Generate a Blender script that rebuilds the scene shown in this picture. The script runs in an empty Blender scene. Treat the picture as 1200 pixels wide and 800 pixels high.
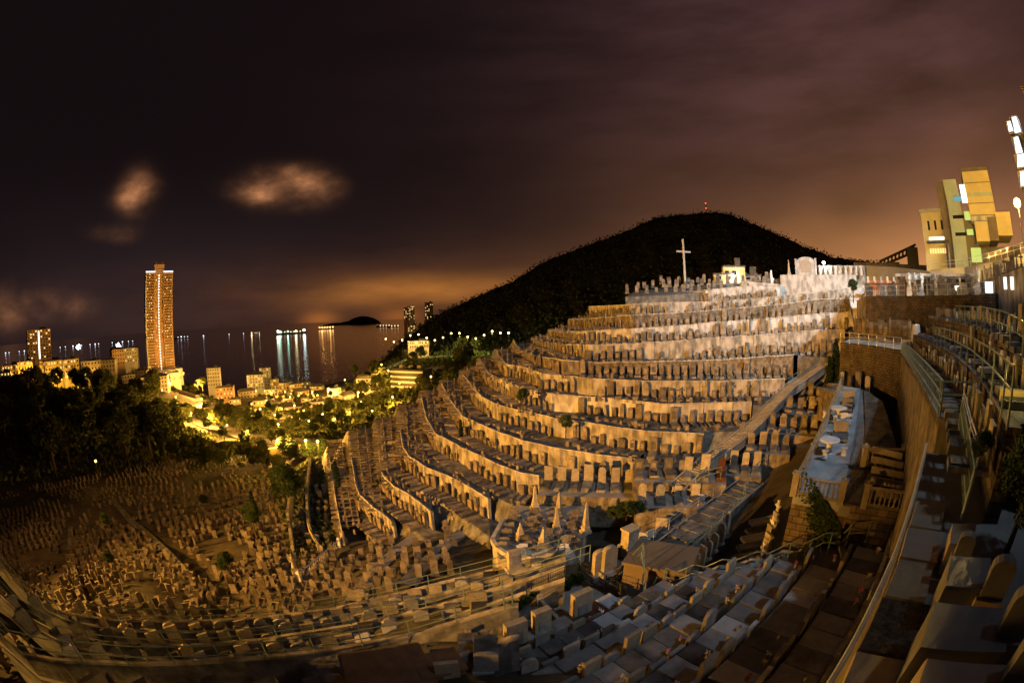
import bpy, math, random
import numpy as np
from mathutils import Vector, Matrix

# ------------------------------------------------------------------ scene, camera, world, lights
S = bpy.context.scene
S.render.engine = 'CYCLES'
S.cycles.use_denoising = True
S.cycles.max_bounces = 5
S.cycles.diffuse_bounces = 2
S.cycles.glossy_bounces = 2
S.cycles.transparent_max_bounces = 8
S.cycles.sample_clamp_indirect = 3
S.view_settings.view_transform = 'Standard'
S.view_settings.look = 'None'
S.view_settings.gamma = 1
S.view_settings.exposure = 0.0
C = S.collection
R = math.radians
F, PITCH, ROLL = 500.0, -3.5, 1.4          # 15 mm fisheye on a 36 mm wide frame

_p, _r = R(PITCH), R(ROLL)
_F = np.array([0, math.cos(_p), math.sin(_p)])
_R0 = np.array([1.0, 0, 0]); _U0 = np.cross(_R0, _F)
_R = _R0*math.cos(_r) - _U0*math.sin(_r)
_U = _U0*math.cos(_r) + _R0*math.sin(_r)

cd = bpy.data.cameras.new('camera')
cam = bpy.data.objects.new('camera', cd); C.objects.link(cam)
cd.type = 'PANO'
cd.sensor_width = 36; cd.sensor_fit = 'HORIZONTAL'
cd.clip_start = 0.05; cd.clip_end = 80000
try:
    cc = cd.cycles
    cc.panorama_type = 'FISHEYE_EQUISOLID'
    cc.fisheye_lens = 15.0; cc.fisheye_fov = R(200)
except Exception:
    cd.panorama_type = 'FISHEYE_EQUISOLID'
    cd.fisheye_lens = 15.0; cd.fisheye_fov = R(200)
M3 = Matrix((_R, _U, -_F)).transposed()
cam.matrix_world = M3.to_4x4()
S.camera = cam

def ray(x, y):
    u = (x-600)/F; v = (400-y)/F; r = math.hypot(u, v)+1e-9
    t = 2*math.asin(r/2); s = math.sin(t)/r
    return _R*u*s + _U*v*s + _F*math.cos(t)
def azd(x, y):
    d = ray(x, y); return math.degrees(math.atan2(d[0], d[1]))
def atD(x, y, D):
    d = ray(x, y); k = D/math.hypot(d[0], d[1]); return Vector(d*k)
def atz(x, y, z):
    d = ray(x, y); return Vector(d*(z/d[2]))
def pol(az, D, z=0.0):
    a = R(az); return Vector((D*math.sin(a), D*math.cos(a), z))

# --- world: clouded night sky lit from below by the city
W = bpy.data.worlds.new('World'); S.world = W; W.use_nodes = True
nt = W.node_tree; nt.nodes.clear()
def N(t, **k):
    n = nt.nodes.new(t)
    for a, b in k.items(): setattr(n, a, b)
    return n
def mth(op, a, b=None, c=None, clamp=False):
    n = N('ShaderNodeMath', operation=op, use_clamp=clamp)
    for i, v in enumerate((a, b, c)):
        if v is None: continue
        if isinstance(v, (int, float)): n.inputs[i].default_value = v
        else: nt.links.new(v, n.inputs[i])
    return n.outputs[0]
tc = N('ShaderNodeTexCoord'); D0 = tc.outputs['Generated']
sx = N('ShaderNodeSeparateXYZ'); nt.links.new(D0, sx.inputs[0])
X, Y, Z = sx.outputs
el = mth('ARCSINE', Z)
az = mth('ARCTAN2', X, Y)
def noise(scale, sc3=(1, 1, 1), detail=4, rough=.5, off=(0, 0, 0)):
    m = N('ShaderNodeMapping'); nt.links.new(D0, m.inputs[0]); m.inputs['Scale'].default_value = sc3; m.inputs['Location'].default_value = off
    n = N('ShaderNodeTexNoise'); nt.links.new(m.outputs[0], n.inputs['Vector'])
    n.inputs['Scale'].default_value = scale; n.inputs['Detail'].default_value = detail; n.inputs['Roughness'].default_value = rough
    return n.outputs['Fac']
def gauss(a0, e0, sa, se, wob=None):
    da = mth('DIVIDE', mth('SUBTRACT', az, R(a0)), R(sa))
    de = mth('DIVIDE', mth('SUBTRACT', el, R(e0)), R(se))
    q = mth('ADD', mth('MULTIPLY', da, da), mth('MULTIPLY', de, de))
    if wob is not None: q = mth('ADD', q, mth('MULTIPLY', mth('SUBTRACT', wob, .5), 10.0))
    return mth('EXPONENT', mth('MULTIPLY', q, -1.0))
def rgb(c):
    n = N('ShaderNodeRGB'); n.outputs[0].default_value = (*c, 1); return n.outputs[0]
def addc(acc, col, fac):
    m = N('ShaderNodeMix', data_type='RGBA', blend_type='ADD'); m.clamp_factor = False
    nt.links.new(fac, m.inputs[0]); nt.links.new(acc, m.inputs[6]); nt.links.new(rgb(col), m.inputs[7]); return m.outputs[2]
streak = noise(2.2, (1, 1, 4.5), 6, .58)
soft = noise(1.5, (1, 1, 2.2), 3, .5, (3, 1, 0))
puff = noise(6.5, (1, 1, 1.8), 6, .55, (5, 2, 1))
st = mth('MULTIPLY_ADD', mth('SUBTRACT', streak, .5), 3.0, 1.0, clamp=False)
sf = mth('MULTIPLY_ADD', mth('SUBTRACT', soft, .5), 2.0, 1.0)
acc = rgb((.0070, .0040, .0046))
acc = addc(acc, (.175, .074, .028), mth('MULTIPLY', gauss(64, 2, 42, 21), sf))
acc = addc(acc, (.052, .022, .022), mth('MULTIPLY', gauss(56, 38, 45, 30), st))
acc = addc(acc, (.38, .16, .045), mth('MULTIPLY', gauss(52, 2, 30, 9), sf))
acc = addc(acc, (.27, .095, .012), mth('MULTIPLY', gauss(-10, 3.6, 15, 1.9), st))
acc = addc(acc, (.055, .019, .006), mth('MULTIPLY', gauss(-18, 3, 32, 5), st))
acc = addc(acc, (.26, .08, .010), gauss(-26, .3, 2.4, 1.1))
acc = addc(acc, (.22, .065, .010), gauss(-15, .3, 3.0, 1.2))
acc = addc(acc, (.016, .010, .011), mth('MULTIPLY', gauss(-50, 4, 40, 9), sf))
for (a0, e0, sa, se, k) in ((-31.5, 17.8, 4.9, 1.8, 1.0), (-29.2, 18.8, 3, 1.3, .8), (-34.5, 16.8, 2.5, .9, .8), (-53.5, 16.7, 2.3, 2.0, .8), (-71, 3.6, 5, 1.9, .45), (-64, 3.8, 4, 1.5, .4), (-56, 12.0, 3, .9, .2)):
    acc = addc(acc, (.26*k, .105*k, .042*k), mth('MULTIPLY', gauss(a0, e0, sa, se, puff), mth('MULTIPLY', puff, 1.6)))
bg = N('ShaderNodeBackground'); nt.links.new(acc, bg.inputs[0]); bg.inputs[1].default_value = 1.0
out = N('ShaderNodeOutputWorld'); nt.links.new(bg.outputs[0], out.inputs[0])

def lamp(name, kind, loc, energy, col, target=None, size=.3, angle=60, blend=.5):
    l = bpy.data.lights.new(name, kind); l.energy = energy; l.color = col
    l.shadow_soft_size = size
    o = bpy.data.objects.new(name, l); C.objects.link(o); o.location = loc
    if kind == 'SPOT': l.spot_size = R(angle); l.spot_blend = blend
    if target is not None:
        o.rotation_euler = (Vector(target)-Vector(loc)).to_track_quat('-Z', 'Y').to_euler()
    return o
WARM = (1.0, .45, .07); COOL = (.60, .78, 1.0)
lamp('sodium_floodlight', 'SPOT', (-95, -32, 7), 1400000, WARM, (5, 62, -14), .4, 46, .75)
lamp('left_valley_fill', 'SPOT', (-75, -42, 24), 150000, (1, .44, .10), (-48, 34, -28), 1.0, 62, .95)  # warm fill added to lift the left valley graves, no real lamp
lamp('white_floodlight', 'SPOT', (60, 2, 36), 370000, (.82, .92, 1.0), (48, 58, -2), .6, 50, .95)
lamp('cool_floodlight', 'SPOT', (40, -30, 70), 135000, COOL, (25, 42, -9), 2.5, 54, .9)

# ------------------------------------------------------------------ helpers
rnd = random.Random(7)
class MB:
    def __init__(s): s.v = []; s.f = []; s.mi = []
    def add(s, vs, fs, m=0):
        o = len(s.v); s.v += [tuple(v) for v in vs]; s.f += [tuple(i+o for i in f) for f in fs]; s.mi += [m]*len(fs)
    def box(s, c, d, rz=0, m=0, taper=1.0, bottom=False):
        """c = centre of the base, d = full sizes"""
        x, y, z = d[0]/2, d[1]/2, d[2]; ca, sa = math.cos(rz), math.sin(rz); t = taper
        L = [(-x, -y, 0), (x, -y, 0), (x, y, 0), (-x, y, 0), (-x*t, -y*t, z), (x*t, -y*t, z), (x*t, y*t, z), (-x*t, y*t, z)]
        s.add([(c[0]+a*ca-b*sa, c[1]+a*sa+b*ca, c[2]+h) for a, b, h in L],
              [(3, 2, 1, 0), (4, 5, 6, 7), (0, 1, 5, 4), (1, 2, 6, 5), (2, 3, 7, 6), (3, 0, 4, 7)], m)
    def tube(s, pts, r, n=6, r2=None, m=0, cap=True):
        pts = [Vector(p) for p in pts]; k = len(pts); o = []
        for i, p in enumerate(pts):
            d = (pts[min(i+1, k-1)]-pts[max(i-1, 0)]).normalized()
            a = d.cross(Vector((0, 0, 1)))
            if a.length < .01: a = Vector((1, 0, 0))
            a.normalize(); b = a.cross(d)
            rr = r if r2 is None else r+(r2-r)*i/max(1, k-1)
            o += [p+(a*math.cos(2*math.pi*j/n)+b*math.sin(2*math.pi*j/n))*rr for j in range(n)]
        fs = [(i*n+j, i*n+(j+1) % n, (i+1)*n+(j+1) % n, (i+1)*n+j) for i in range(k-1) for j in range(n)]
        if cap: fs += [tuple(range(n))[::-1], tuple((k-1)*n+j for j in range(n))]
        s.add(o, fs, m)
    def lathe(s, c, prof, n=10, m=0):
        o = [(c[0]+r*math.cos(2*math.pi*j/n), c[1]+r*math.sin(2*math.pi*j/n), c[2]+z) for r, z in prof for j in range(n)]
        fs = [(i*n+j, i*n+(j+1) % n, (i+1)*n+(j+1) % n, (i+1)*n+j) for i in range(len(prof)-1) for j in range(n)]
        fs += [tuple(range(n))[::-1], tuple((len(prof)-1)*n+j for j in range(n))]
        s.add(o, fs, m)
    def prism(s, prof, y0, y1, m=0):
        """profile in x,z; extruded along y"""
        n = len(prof)
        vs = [(x, y0, z) for x, z in prof]+[(x, y1, z) for x, z in prof]
        s.add(vs, [tuple(range(n)), tuple(range(2*n-1, n-1, -1))]+[((i+1) % n, i, n+i, n+(i+1) % n) for i in range(n)], m)
    def strip(s, A, B, m=0):
        n = len(A); s.add(list(A)+list(B), [(i, i+1, n+i+1, n+i) for i in range(n-1)], m)
    def build(s, name, mat, parent=None, smooth=False, kind=None, label=None, cat=None, group=None):
        me = bpy.data.meshes.new(name); me.from_pydata(s.v, [], s.f)
        for mm in (mat if isinstance(mat, (list, tuple)) else [mat]): me.materials.append(mm)
        if any(s.mi): me.polygons.foreach_set('material_index', s.mi)
        if smooth: me.polygons.foreach_set('use_smooth', [True]*len(s.f))
        me.update()
        o = bpy.data.objects.new(name, me); C.objects.link(o)
        if parent is not None: o.parent = parent
        tag(o, label, cat, group, kind); return o
def tag(o, label=None, cat=None, group=None, kind=None):
    if label: o['label'] = label
    if cat: o['category'] = cat
    if group: o['group'] = group
    if kind: o['kind'] = kind
    return o
def thing(name, label, cat, loc=(0, 0, 0), rz=0, group=None):
    o = bpy.data.objects.new(name, None); C.objects.link(o); o.location = loc; o.rotation_euler = (0, 0, rz)
    return tag(o, label, cat, group)
def child(ob, parent, name=None):
    c = ob.copy(); C.objects.link(c); c.parent = parent; return c
ORD = 'first second third fourth fifth sixth seventh eighth ninth tenth eleventh twelfth thirteenth fourteenth fifteenth sixteenth seventeenth eighteenth nineteenth twentieth'.split()
_T = {2: 'twenty', 3: 'thirty', 4: 'forty', 5: 'fifty', 6: 'sixty', 7: 'seventy', 8: 'eighty'}
def ordn(i):
    if i < 20: return ORD[i]
    n = i+1; t, u = divmod(n, 10)
    if t > 8: return '%dth' % n
    return (_T[t][:-1]+'ieth') if u == 0 else _T[t]+'-'+ORD[u-1]

# ------------------------------------------------------------------ materials
def mat(name, col, col2=None, scale=3.0, rough=.85, bump=.15, rand=.0, island=False, spec=.3, emit=None, estr=0, metallic=0, detail=6, stain=0, brick=None, bscale=None):
    m = bpy.data.materials.new(name); m.use_nodes = True; t = m.node_tree; b = t.nodes['Principled BSDF']
    b.inputs['Roughness'].default_value = rough; b.inputs['Metallic'].default_value = metallic
    b.inputs['Specular IOR Level'].default_value = spec
    if emit:
        b.inputs['Emission Color'].default_value = (*emit, 1); b.inputs['Emission Strength'].default_value = estr
    L = t.links.new
    if col2 is None:
        b.inputs['Base Color'].default_value = (*col, 1); 
        if not rand: return m
        col2 = col
    tx = t.nodes.new('ShaderNodeTexCoord'); g = t.nodes.new('ShaderNodeNewGeometry')
    n = t.nodes.new('ShaderNodeTexNoise'); n.inputs['Scale'].default_value = scale; n.inputs['Detail'].default_value = detail; n.inputs['Roughness'].default_value = .65
    L(g.outputs['Position'], n.inputs['Vector'])
    r = t.nodes.new('ShaderNodeValToRGB'); r.color_ramp.elements[0].position = .32; r.color_ramp.elements[1].position = .68
    r.color_ramp.elements[0].color = (*col, 1); r.color_ramp.elements[1].color = (*col2, 1); L(n.outputs['Fac'], r.inputs[0])
    c = r.outputs[0]
    if brick:
        bt = t.nodes.new('ShaderNodeTexBrick'); sp = t.nodes.new('ShaderNodeSeparateXYZ'); L(g.outputs['Position'], sp.inputs[0])
        ad = t.nodes.new('ShaderNodeMath'); ad.operation = 'SUBTRACT'; L(sp.outputs[0], ad.inputs[0]); L(sp.outputs[1], ad.inputs[1])
        cx = t.nodes.new('ShaderNodeCombineXYZ'); L(ad.outputs[0], cx.inputs[0]); L(sp.outputs[2], cx.inputs[1]); L(cx.outputs[0], bt.inputs['Vector'])
        bt.inputs['Scale'].default_value = 1; bt.inputs['Brick Width'].default_value = brick[0]; bt.inputs['Row Height'].default_value = brick[1]
        bt.inputs['Mortar Size'].default_value = .025; bt.inputs['Color1'].default_value = (1, 1, 1, 1); bt.inputs['Color2'].default_value = (.62, .62, .62, 1); bt.inputs['Mortar'].default_value = (.25, .25, .25, 1)
        mx = t.nodes.new('ShaderNodeMix'); mx.data_type = 'RGBA'; mx.blend_type = 'MULTIPLY'; mx.inputs[0].default_value = 1
        L(c, mx.inputs[6]); L(bt.outputs['Color'], mx.inputs[7]); c = mx.outputs[2]
    if stain:
        n2 = t.nodes.new('ShaderNodeTexNoise'); mp = t.nodes.new('ShaderNodeMapping'); mp.inputs['Scale'].default_value = (.8, .8, .35)
        L(g.outputs['Position'], mp.inputs[0]); L(mp.outputs[0], n2.inputs['Vector']); n2.inputs['Scale'].default_value = 1.6; n2.inputs['Detail'].default_value = 5
        r2 = t.nodes.new('ShaderNodeValToRGB'); r2.color_ramp.elements[0].position = .38; r2.color_ramp.elements[1].position = .6
        r2.color_ramp.elements[0].color = (1-stain,)*3+(1,); r2.color_ramp.elements[1].color = (1, 1, 1, 1); L(n2.outputs['Fac'], r2.inputs[0])
        mx = t.nodes.new('ShaderNodeMix'); mx.data_type = 'RGBA'; mx.blend_type = 'MULTIPLY'; mx.inputs[0].default_value = 1
        L(c, mx.inputs[6]); L(r2.outputs[0], mx.inputs[7]); c = mx.outputs[2]
    if rand:
        if island: rv = g.outputs['Random Per Island']
        else: rv = t.nodes.new('ShaderNodeObjectInfo').outputs['Random']
        h = t.nodes.new('ShaderNodeHueSaturation'); mr = t.nodes.new('ShaderNodeMapRange')
        mr.inputs['To Min'].default_value = 1-rand; mr.inputs['To Max'].default_value = 1+rand*.6
        L(rv, mr.inputs['Value']); L(mr.outputs[0], h.inputs['Value']); L(c, h.inputs['Color']); c = h.outputs[0]
    L(c, b.inputs['Base Color'])
    if bump:
        bn = t.nodes.new('ShaderNodeBump'); bn.inputs['Strength'].default_value = bump; bn.inputs['Distance'].default_value = .1
        n3 = t.nodes.new('ShaderNodeTexNoise'); n3.inputs['Scale'].default_value = bscale or scale*5; n3.inputs['Detail'].default_value = 4
        L(g.outputs['Position'], n3.inputs['Vector']); L(n3.outputs['Fac'], bn.inputs['Height']); L(bn.outputs[0], b.inputs['Normal'])
    return m
def glow(name, col, st):
    m = bpy.data.materials.new(name); m.use_nodes = True; t = m.node_tree; t.nodes.clear()
    e = t.nodes.new('ShaderNodeEmission'); e.inputs[0].default_value = (*col, 1); e.inputs[1].default_value = st
    o = t.nodes.new('ShaderNodeOutputMaterial'); t.links.new(e.outputs[0], o.inputs[0]); return m
M = {}
M['earth'] = mat('earth', (.035, .03, .02), (.10, .085, .06), .35, bump=.5)
M['terrace'] = mat('terrace_floor', (.08, .08, .075), (.26, .25, .22), .9, bump=.5, stain=.5)
M['path'] = mat('path_concrete', (.20, .19, .17), (.33, .31, .28), .8, bump=.2)
M['wall'] = mat('rendered_wall', (.30, .27, .22), (.52, .47, .38), .5, bump=.25, stain=.6)
M['wall_pale'] = mat('pale_wall', (.45, .42, .38), (.62, .58, .52), .6, bump=.2, stain=.45)
M['wall_rock'] = mat('rubble_wall', (.10, .08, .055), (.30, .25, .18), 2.2, bump=.9, stain=.5, bscale=3)
M['brick'] = mat('dark_stone_wall', (.10, .08, .058), (.20, .155, .11), 1.0, bump=.5, stain=.3, brick=(.5, .24))
M['ashlar'] = mat('stone_blocks', (.18, .13, .08), (.36, .28, .18), 1.2, bump=.4, stain=.3, brick=(.8, .35))
M['greystone'] = mat('grey_granite', (.20, .20, .19), (.36, .35, .33), 3, rand=.35, bump=.15)
M['buffstone'] = mat('buff_stone', (.28, .24, .17), (.46, .40, .30), 3, rand=.3, bump=.15)
M['darkstone'] = mat('dark_granite', (.06, .055, .05), (.14, .13, .12), 3, rough=.45, spec=.5, rand=.3, bump=.1)
M['redstone'] = mat('red_granite', (.06, .022, .016), (.11, .04, .028), 4, rough=.4, spec=.5, bump=.05)
M['marble'] = mat('white_marble', (.62, .62, .60), (.80, .80, .78), 2, rough=.5, rand=.12, bump=.05)
M['slab'] = mat('ledger_slab', (.10, .10, .095), (.27, .26, .24), 1.6, rough=.7, rand=.5, bump=.2, stain=.4)
M['slabpale'] = mat('pale_slab', (.42, .42, .42), (.60, .60, .60), 1.6, rough=.6, rand=.25, bump=.1)
M['slabdark'] = mat('dark_slab', (.035, .03, .03), (.09, .08, .075), 2, rough=.4, rand=.3, bump=.05)
M['slabgrey'] = mat('grey_slab', (.20, .20, .20), (.34, .34, .335), 2, rough=.55, rand=.4, bump=.12)
M['massstone'] = mat('weathered_headstones', (.10, .085, .065), (.30, .25, .19), 1.5, rand=.55, island=True, bump=.2)
M['steel'] = mat('green_painted_rail', (.12, .18, .165), (.17, .24, .22), 4, rough=.45, spec=.5, bump=0)
M['steelbright'] = mat('galvanised_rail', (.45, .48, .50), (.62, .65, .66), 4, rough=.35, spec=.6, metallic=.4, bump=0)
M['iron'] = mat('black_iron', (.03, .035, .035), (.06, .06, .06), 4, rough=.5, bump=0)
M['leaf'] = mat('dark_leaves', (.022, .040, .010), (.055, .085, .022), 1.2, rand=.35, bump=0, rough=.7, spec=.15)
M['leafdark'] = mat('forest_leaves', (.045, .055, .016), (.10, .115, .04), .6, rand=.4, bump=0, rough=.8, spec=.1)
M['cypress'] = mat('cypress_leaves', (.01, .022, .012), (.03, .05, .022), 2, bump=0, rough=.8, spec=.1)
M['bark'] = mat('bark', (.06, .045, .03), (.12, .09, .06), 4, bump=.5)
M['mount'] = mat('wooded_mountain', (.02, .019, .014), (.10, .09, .065), .03, bump=0, rough=1, spec=0)
M['ochretile'] = mat('ochre_panels', (.30, .24, .15), (.42, .34, .22), 3, rough=.6, bump=.15, bscale=20)
M['buffflat'] = mat('smooth_buff_stone', (.30, .24, .18), (.38, .31, .24), 1.5, rough=.55, bump=.08, bscale=20)
M['greyflat'] = mat('smooth_grey_stone', (.15, .15, .15), (.24, .235, .225), 2, rough=.5, bump=.08, bscale=20)
M['earthy'] = mat('earthy_bed', (.03, .022, .015), (.16, .12, .08), 7, bump=.8, bscale=15)
M['crosswhite'] = mat('white_paint', (.42, .42, .41), (.5, .5, .49), 1, bump=0)
M['roofbrown'] = mat('brown_render', (.16, .12, .08), (.22, .17, .11), .8, bump=.05)
M['towerdark'] = mat('balcony_fronts', (.14, .09, .06), (.18, .12, .08), .3, bump=0)
M['yellowhouse'] = mat('yellow_house_render', (.62, .52, .22), (.7, .58, .26), .3, bump=0)
M['clay'] = mat('brown_clay_tiles', (.16, .09, .05), (.24, .14, .08), 2, rough=.7, bump=.1)
M['roofdark'] = mat('dark_roof', (.06, .055, .05), (.12, .11, .10), 1, bump=.2)
M['house'] = mat('house_render', (.34, .30, .24), (.5, .45, .36), .3, rand=.3, bump=0)
M['housew'] = mat('white_render', (.6, .6, .58), (.72, .72, .7), .3, bump=0)
M['tower'] = mat('tower_facade', (.40, .27, .17), (.52, .36, .24), .2, bump=0)
M['winoff'] = mat('dark_window', (.02, .02, .022), None, rough=.15, spec=.6)
M['yellow'] = mat('yellow_render', (.58, .46, .20), (.68, .54, .25), .5, bump=.05)
M['palegreen'] = mat('pale_green_render', (.36, .42, .34), (.46, .52, .42), .5, bump=.05)
M['asphalt'] = mat('asphalt', (.04, .04, .04), (.07, .065, .06), 1, bump=.2)
M['tile'] = mat('pale_tiles', (.34, .36, .36), (.48, .50, .50), 1.0, bump=.1, brick=None, stain=.25)
M['orange'] = mat('orange_panel', (.55, .2, .07), (.65, .26, .1), 1, bump=0)
M['hull'] = mat('hull', (.04, .03, .03), (.08, .05, .05), .2, bump=0)
G_warm = glow('lit_window_warm', (1, .62, .22), 1.6)
G_white = glow('lit_window_white', (1, .93, .8), 2.2)
G_cool = glow('lit_window_cool', (.55, .75, 1), 2.4)
G_green = glow('lit_window_green', (.75, .85, .18), .9)
G_sod = glow('sodium_bulb', (1, .5, .1), 16)
G_bulb = glow('white_bulb', (.9, .95, 1), 60)
G_red = glow('red_bulb', (1, .05, .02), 20)
# sea
ms = bpy.data.materials.new('sea_water'); ms.use_nodes = True; t_ = ms.node_tree; b_ = t_.nodes['Principled BSDF']
b_.inputs['Base Color'].default_value = (.006, .006, .008, 1); b_.inputs['Roughness'].default_value = .12; b_.inputs['Specular IOR Level'].default_value = .5
g_ = t_.nodes.new('ShaderNodeNewGeometry'); n_ = t_.nodes.new('ShaderNodeTexNoise'); n_.inputs['Scale'].default_value = .05; n_.inputs['Detail'].default_value = 8; n_.inputs['Roughness'].default_value = .7
bp_ = t_.nodes.new('ShaderNodeBump'); bp_.inputs['Strength'].default_value = .25; bp_.inputs['Distance'].default_value = 2.0
t_.links.new(g_.outputs['Position'], n_.inputs['Vector']); t_.links.new(n_.outputs['Fac'], bp_.inputs['Height']); t_.links.new(bp_.outputs[0], b_.inputs['Normal'])
M['sea'] = ms

# ------------------------------------------------------------------ base ground
SEA = -80.0
DS = [0, 4, 8, 12, 16, 20, 26, 32, 40, 50, 60, 80, 110, 150, 220, 300, 450, 600, 900, 1500]
FGD = [0, 4, 8, 12, 16, 20, 26, 32, 40]
FA = [-5.5, -6.4, -8.6, -10.1, -11.8, -13.1, -15.1, -17.6, -20.8]      # towards the far left
FB = [-5.8, -7.8, -10.6, -12.9, -15.2, -17.4, -20.1, -22.6, -25.4]     # left
FC = [-5.8, -8.0, -10.2, -12.0, -13.7, -15.4, -17.9, -20.1, -21.8]     # straight ahead
T = {
 -100: FA+[-24.5, -27.3, -30.6, -34, -38, -36, -33, -42, -58, -90, -95],
 -62: [.6*a+.4*b for a, b in zip(FA, FB)]+[-25.8, -28, -31, -35, -39, -39, -36, -42, -58, -90, -95],
 -50: FB+[-27.5, -29, -31.6, -36, -42, -47, -46, -46, -58, -90, -95],
 -42: FB+[-27.5, -29, -32, -37, -44, -52, -59, -72, -86, -95, -95],
 -32: FB+[-27.5, -29.5, -32, -37, -44, -53, -60, -74, -86, -95, -95],
 -29: FB[:8]+[-24.9, -26.2, -26.3, -27, -35, -44, -53, -60, -73, -85, -95, -95],
 -22: [.5*a+.5*b for a, b in zip(FB, FC)]+[-26.8, -27.2, -27.5, -34, -45, -54, -60, -68, -82, -95, -95],
 -14: [.2*a+.8*b for a, b in zip(FB, FC)]+[-23.5, -22.5, -21, -27, -42, -50, -48, -42, -50, -95, -95],
 -6: FC+[-21.5, -19, -17, -19, -35, -45, -44, -36, -40, -90, -95],
 0: FC[:8]+[-20.8, -20.2, -16.8, -13, -13, -28, -38, -40, -35, -35, -80, -95],
 12: [-5.8, -8, -10, -12, -13.8, -15.6, -18, -19.5, -19.2, -16, -12, -5, 0, -6, -20, -30, -35, -35, -60, -95],
 25: [-5.6, -7.5, -9.8, -11.8, -14, -15, -16.5, -17, -16, -13.5, -9.5, -2, 2, 0, -10, -20, -30, -30, -50, -90],
 35: [-5.4, -7.5, -9.8, -11.8, -13.3, -14, -14.5, -14.5, -14, -11.5, -8, -1, 2.5, 2, 0, -10, -20, -20, -40, -80],
 45: [-5.2, -7.2, -9.2, -11, -12, -12, -12, -12, -11, -10, -8, -1, 2.5, 4, 4, 0, -10, -10, -30, -60],
 55: [-5, -6.8, -8.8, -10.3, -11, -11, -10.5, -10, -9, -6, -2, 1.5, 4, 5, 6, 5, 0, 0, -20, -50],
 65: [-5, -5.2, -6, -6.5, -6, -6, -5, -4, -3, -1, 1, 3, 6, 7, 8, 8, 5, 0, -10, -40],
 80: [-5, -5, -4.5, -4, -3, -2, -1, 0, 1, 2.5, 4, 6, 8, 9, 10, 10, 8, 5, 0, -30],
 180: [-5, -4.5, -3.5, -2, -1, 0, 1, 2, 3, 4, 5, 8, 10, 12, 14, 14, 12, 10, 0, -30]}
AZ = sorted(T)
def zg(x, y):
    D = math.hypot(x, y); a = math.degrees(math.atan2(x, y))
    if a < -100: # behind the left shoulder: blend towards the rear column
        k = (-100-a)/80.0; A0, A1 = T[-100], T[180]
    else:
        i = max(j for j in range(len(AZ)) if AZ[j] <= a); i = min(i, len(AZ)-2)
        k = (a-AZ[i])/(AZ[i+1]-AZ[i]); A0, A1 = T[AZ[i]], T[AZ[i+1]]
    D = min(D, 1499); j = max(q for q in range(len(DS)) if DS[q] <= D); j = min(j, len(DS)-2)
    u = (D-DS[j])/(DS[j+1]-DS[j])
    return (A0[j]*(1-u)+A0[j+1]*u)*(1-k)+(A1[j]*(1-u)+A1[j+1]*u)*k
def G(p, dz=0.0): return Vector((p[0], p[1], zg(p[0], p[1])+dz))
mb = MB(); dl = [0, 2, 4, 6, 8, 10, 12, 14, 16, 18, 20, 23, 26, 29, 32, 36, 40, 45, 50, 55, 60, 70, 80, 95, 110, 130, 150, 180, 220, 260, 300, 350, 400, 450, 520, 600, 750, 900, 1200, 1495]
aa = [-180+2.0*i for i in range(181)]
vs = []
for a in aa:
    for d in dl:
        p = pol(a, d); w = math.sin(p.x*.31+1.3)*math.cos(p.y*.27)*.25 if 14 < d < 100 else (math.sin(p.x*.03)*math.cos(p.y*.027)*2 if d >= 100 else 0)
        vs.append((p.x, p.y, zg(p.x, p.y)+w-.25))
nd = len(dl)
mb.add(vs, [(i*nd+j, i*nd+j+1, (i+1)*nd+j+1, (i+1)*nd+j) for i in range(180) for j in range(nd-1)])
mb.build('ground', M['earth'], kind='structure', smooth=True)
mb = MB(); mb.add([(-45000, -3000, SEA), (45000, -3000, SEA), (45000, 70000, SEA), (-45000, 70000, SEA)], [(0, 1, 2, 3)])
mb.build('sea', M['sea'], kind='structure')

# mountain across the valley
sil = [(445, 428), (455, 415), (480, 393), (500, 377), (520, 365), (560, 347), (600, 330), (640, 306), (680, 290), (715, 278), (740, 268), (765, 257), (790, 252), (830, 249), (852, 250), (870, 257), (900, 270), (940, 288), (975, 301), (1010, 307), (1050, 310)]
sd = []
for (x, y) in sil:
    d = ray(x, y); sd.append((math.degrees(math.atan2(d[0], d[1])), d[2]/math.hypot(d[0], d[1])))
mb = MB(); rows = []
na = 220
for i in range(na+1):
    a = sd[0][0]+(sd[-1][0]-sd[0][0])*i/na
    tn = float(np.interp(a, [q[0] for q in sd], [q[1] for q in sd]))
    Dr = 760+60*math.sin(a*.09)
    zr = tn*Dr
    col = []
    for j in range(25):
        u = j/24.0
        D_ = 330+(Dr-330)*u
        z0 = -56
        zz = z0+(zr-z0)*(u**1.25)
        nz = (math.sin(a*1.7+u*9)+math.sin(a*.8-u*13+1)+.6*math.sin(a*3.1+u*25))*6*u*(1-u)
        jit = rnd.uniform(-1.3, 1.3) if j == 24 else 0
        col.append(pol(a, D_, zz+nz+jit))
    for j in range(1, 7): col.append(pol(a, Dr+j*90, zr-(zr+120)*j/6))
    rows.append(col)
nn = len(rows[0]); mb.add([p for c in rows for p in c], [(i*nn+j, i*nn+j+1, (i+1)*nn+j+1, (i+1)*nn+j) for i in range(na) for j in range(nn-1)])
mb.build('mountain', M['mount'], kind='structure', smooth=True)
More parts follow.
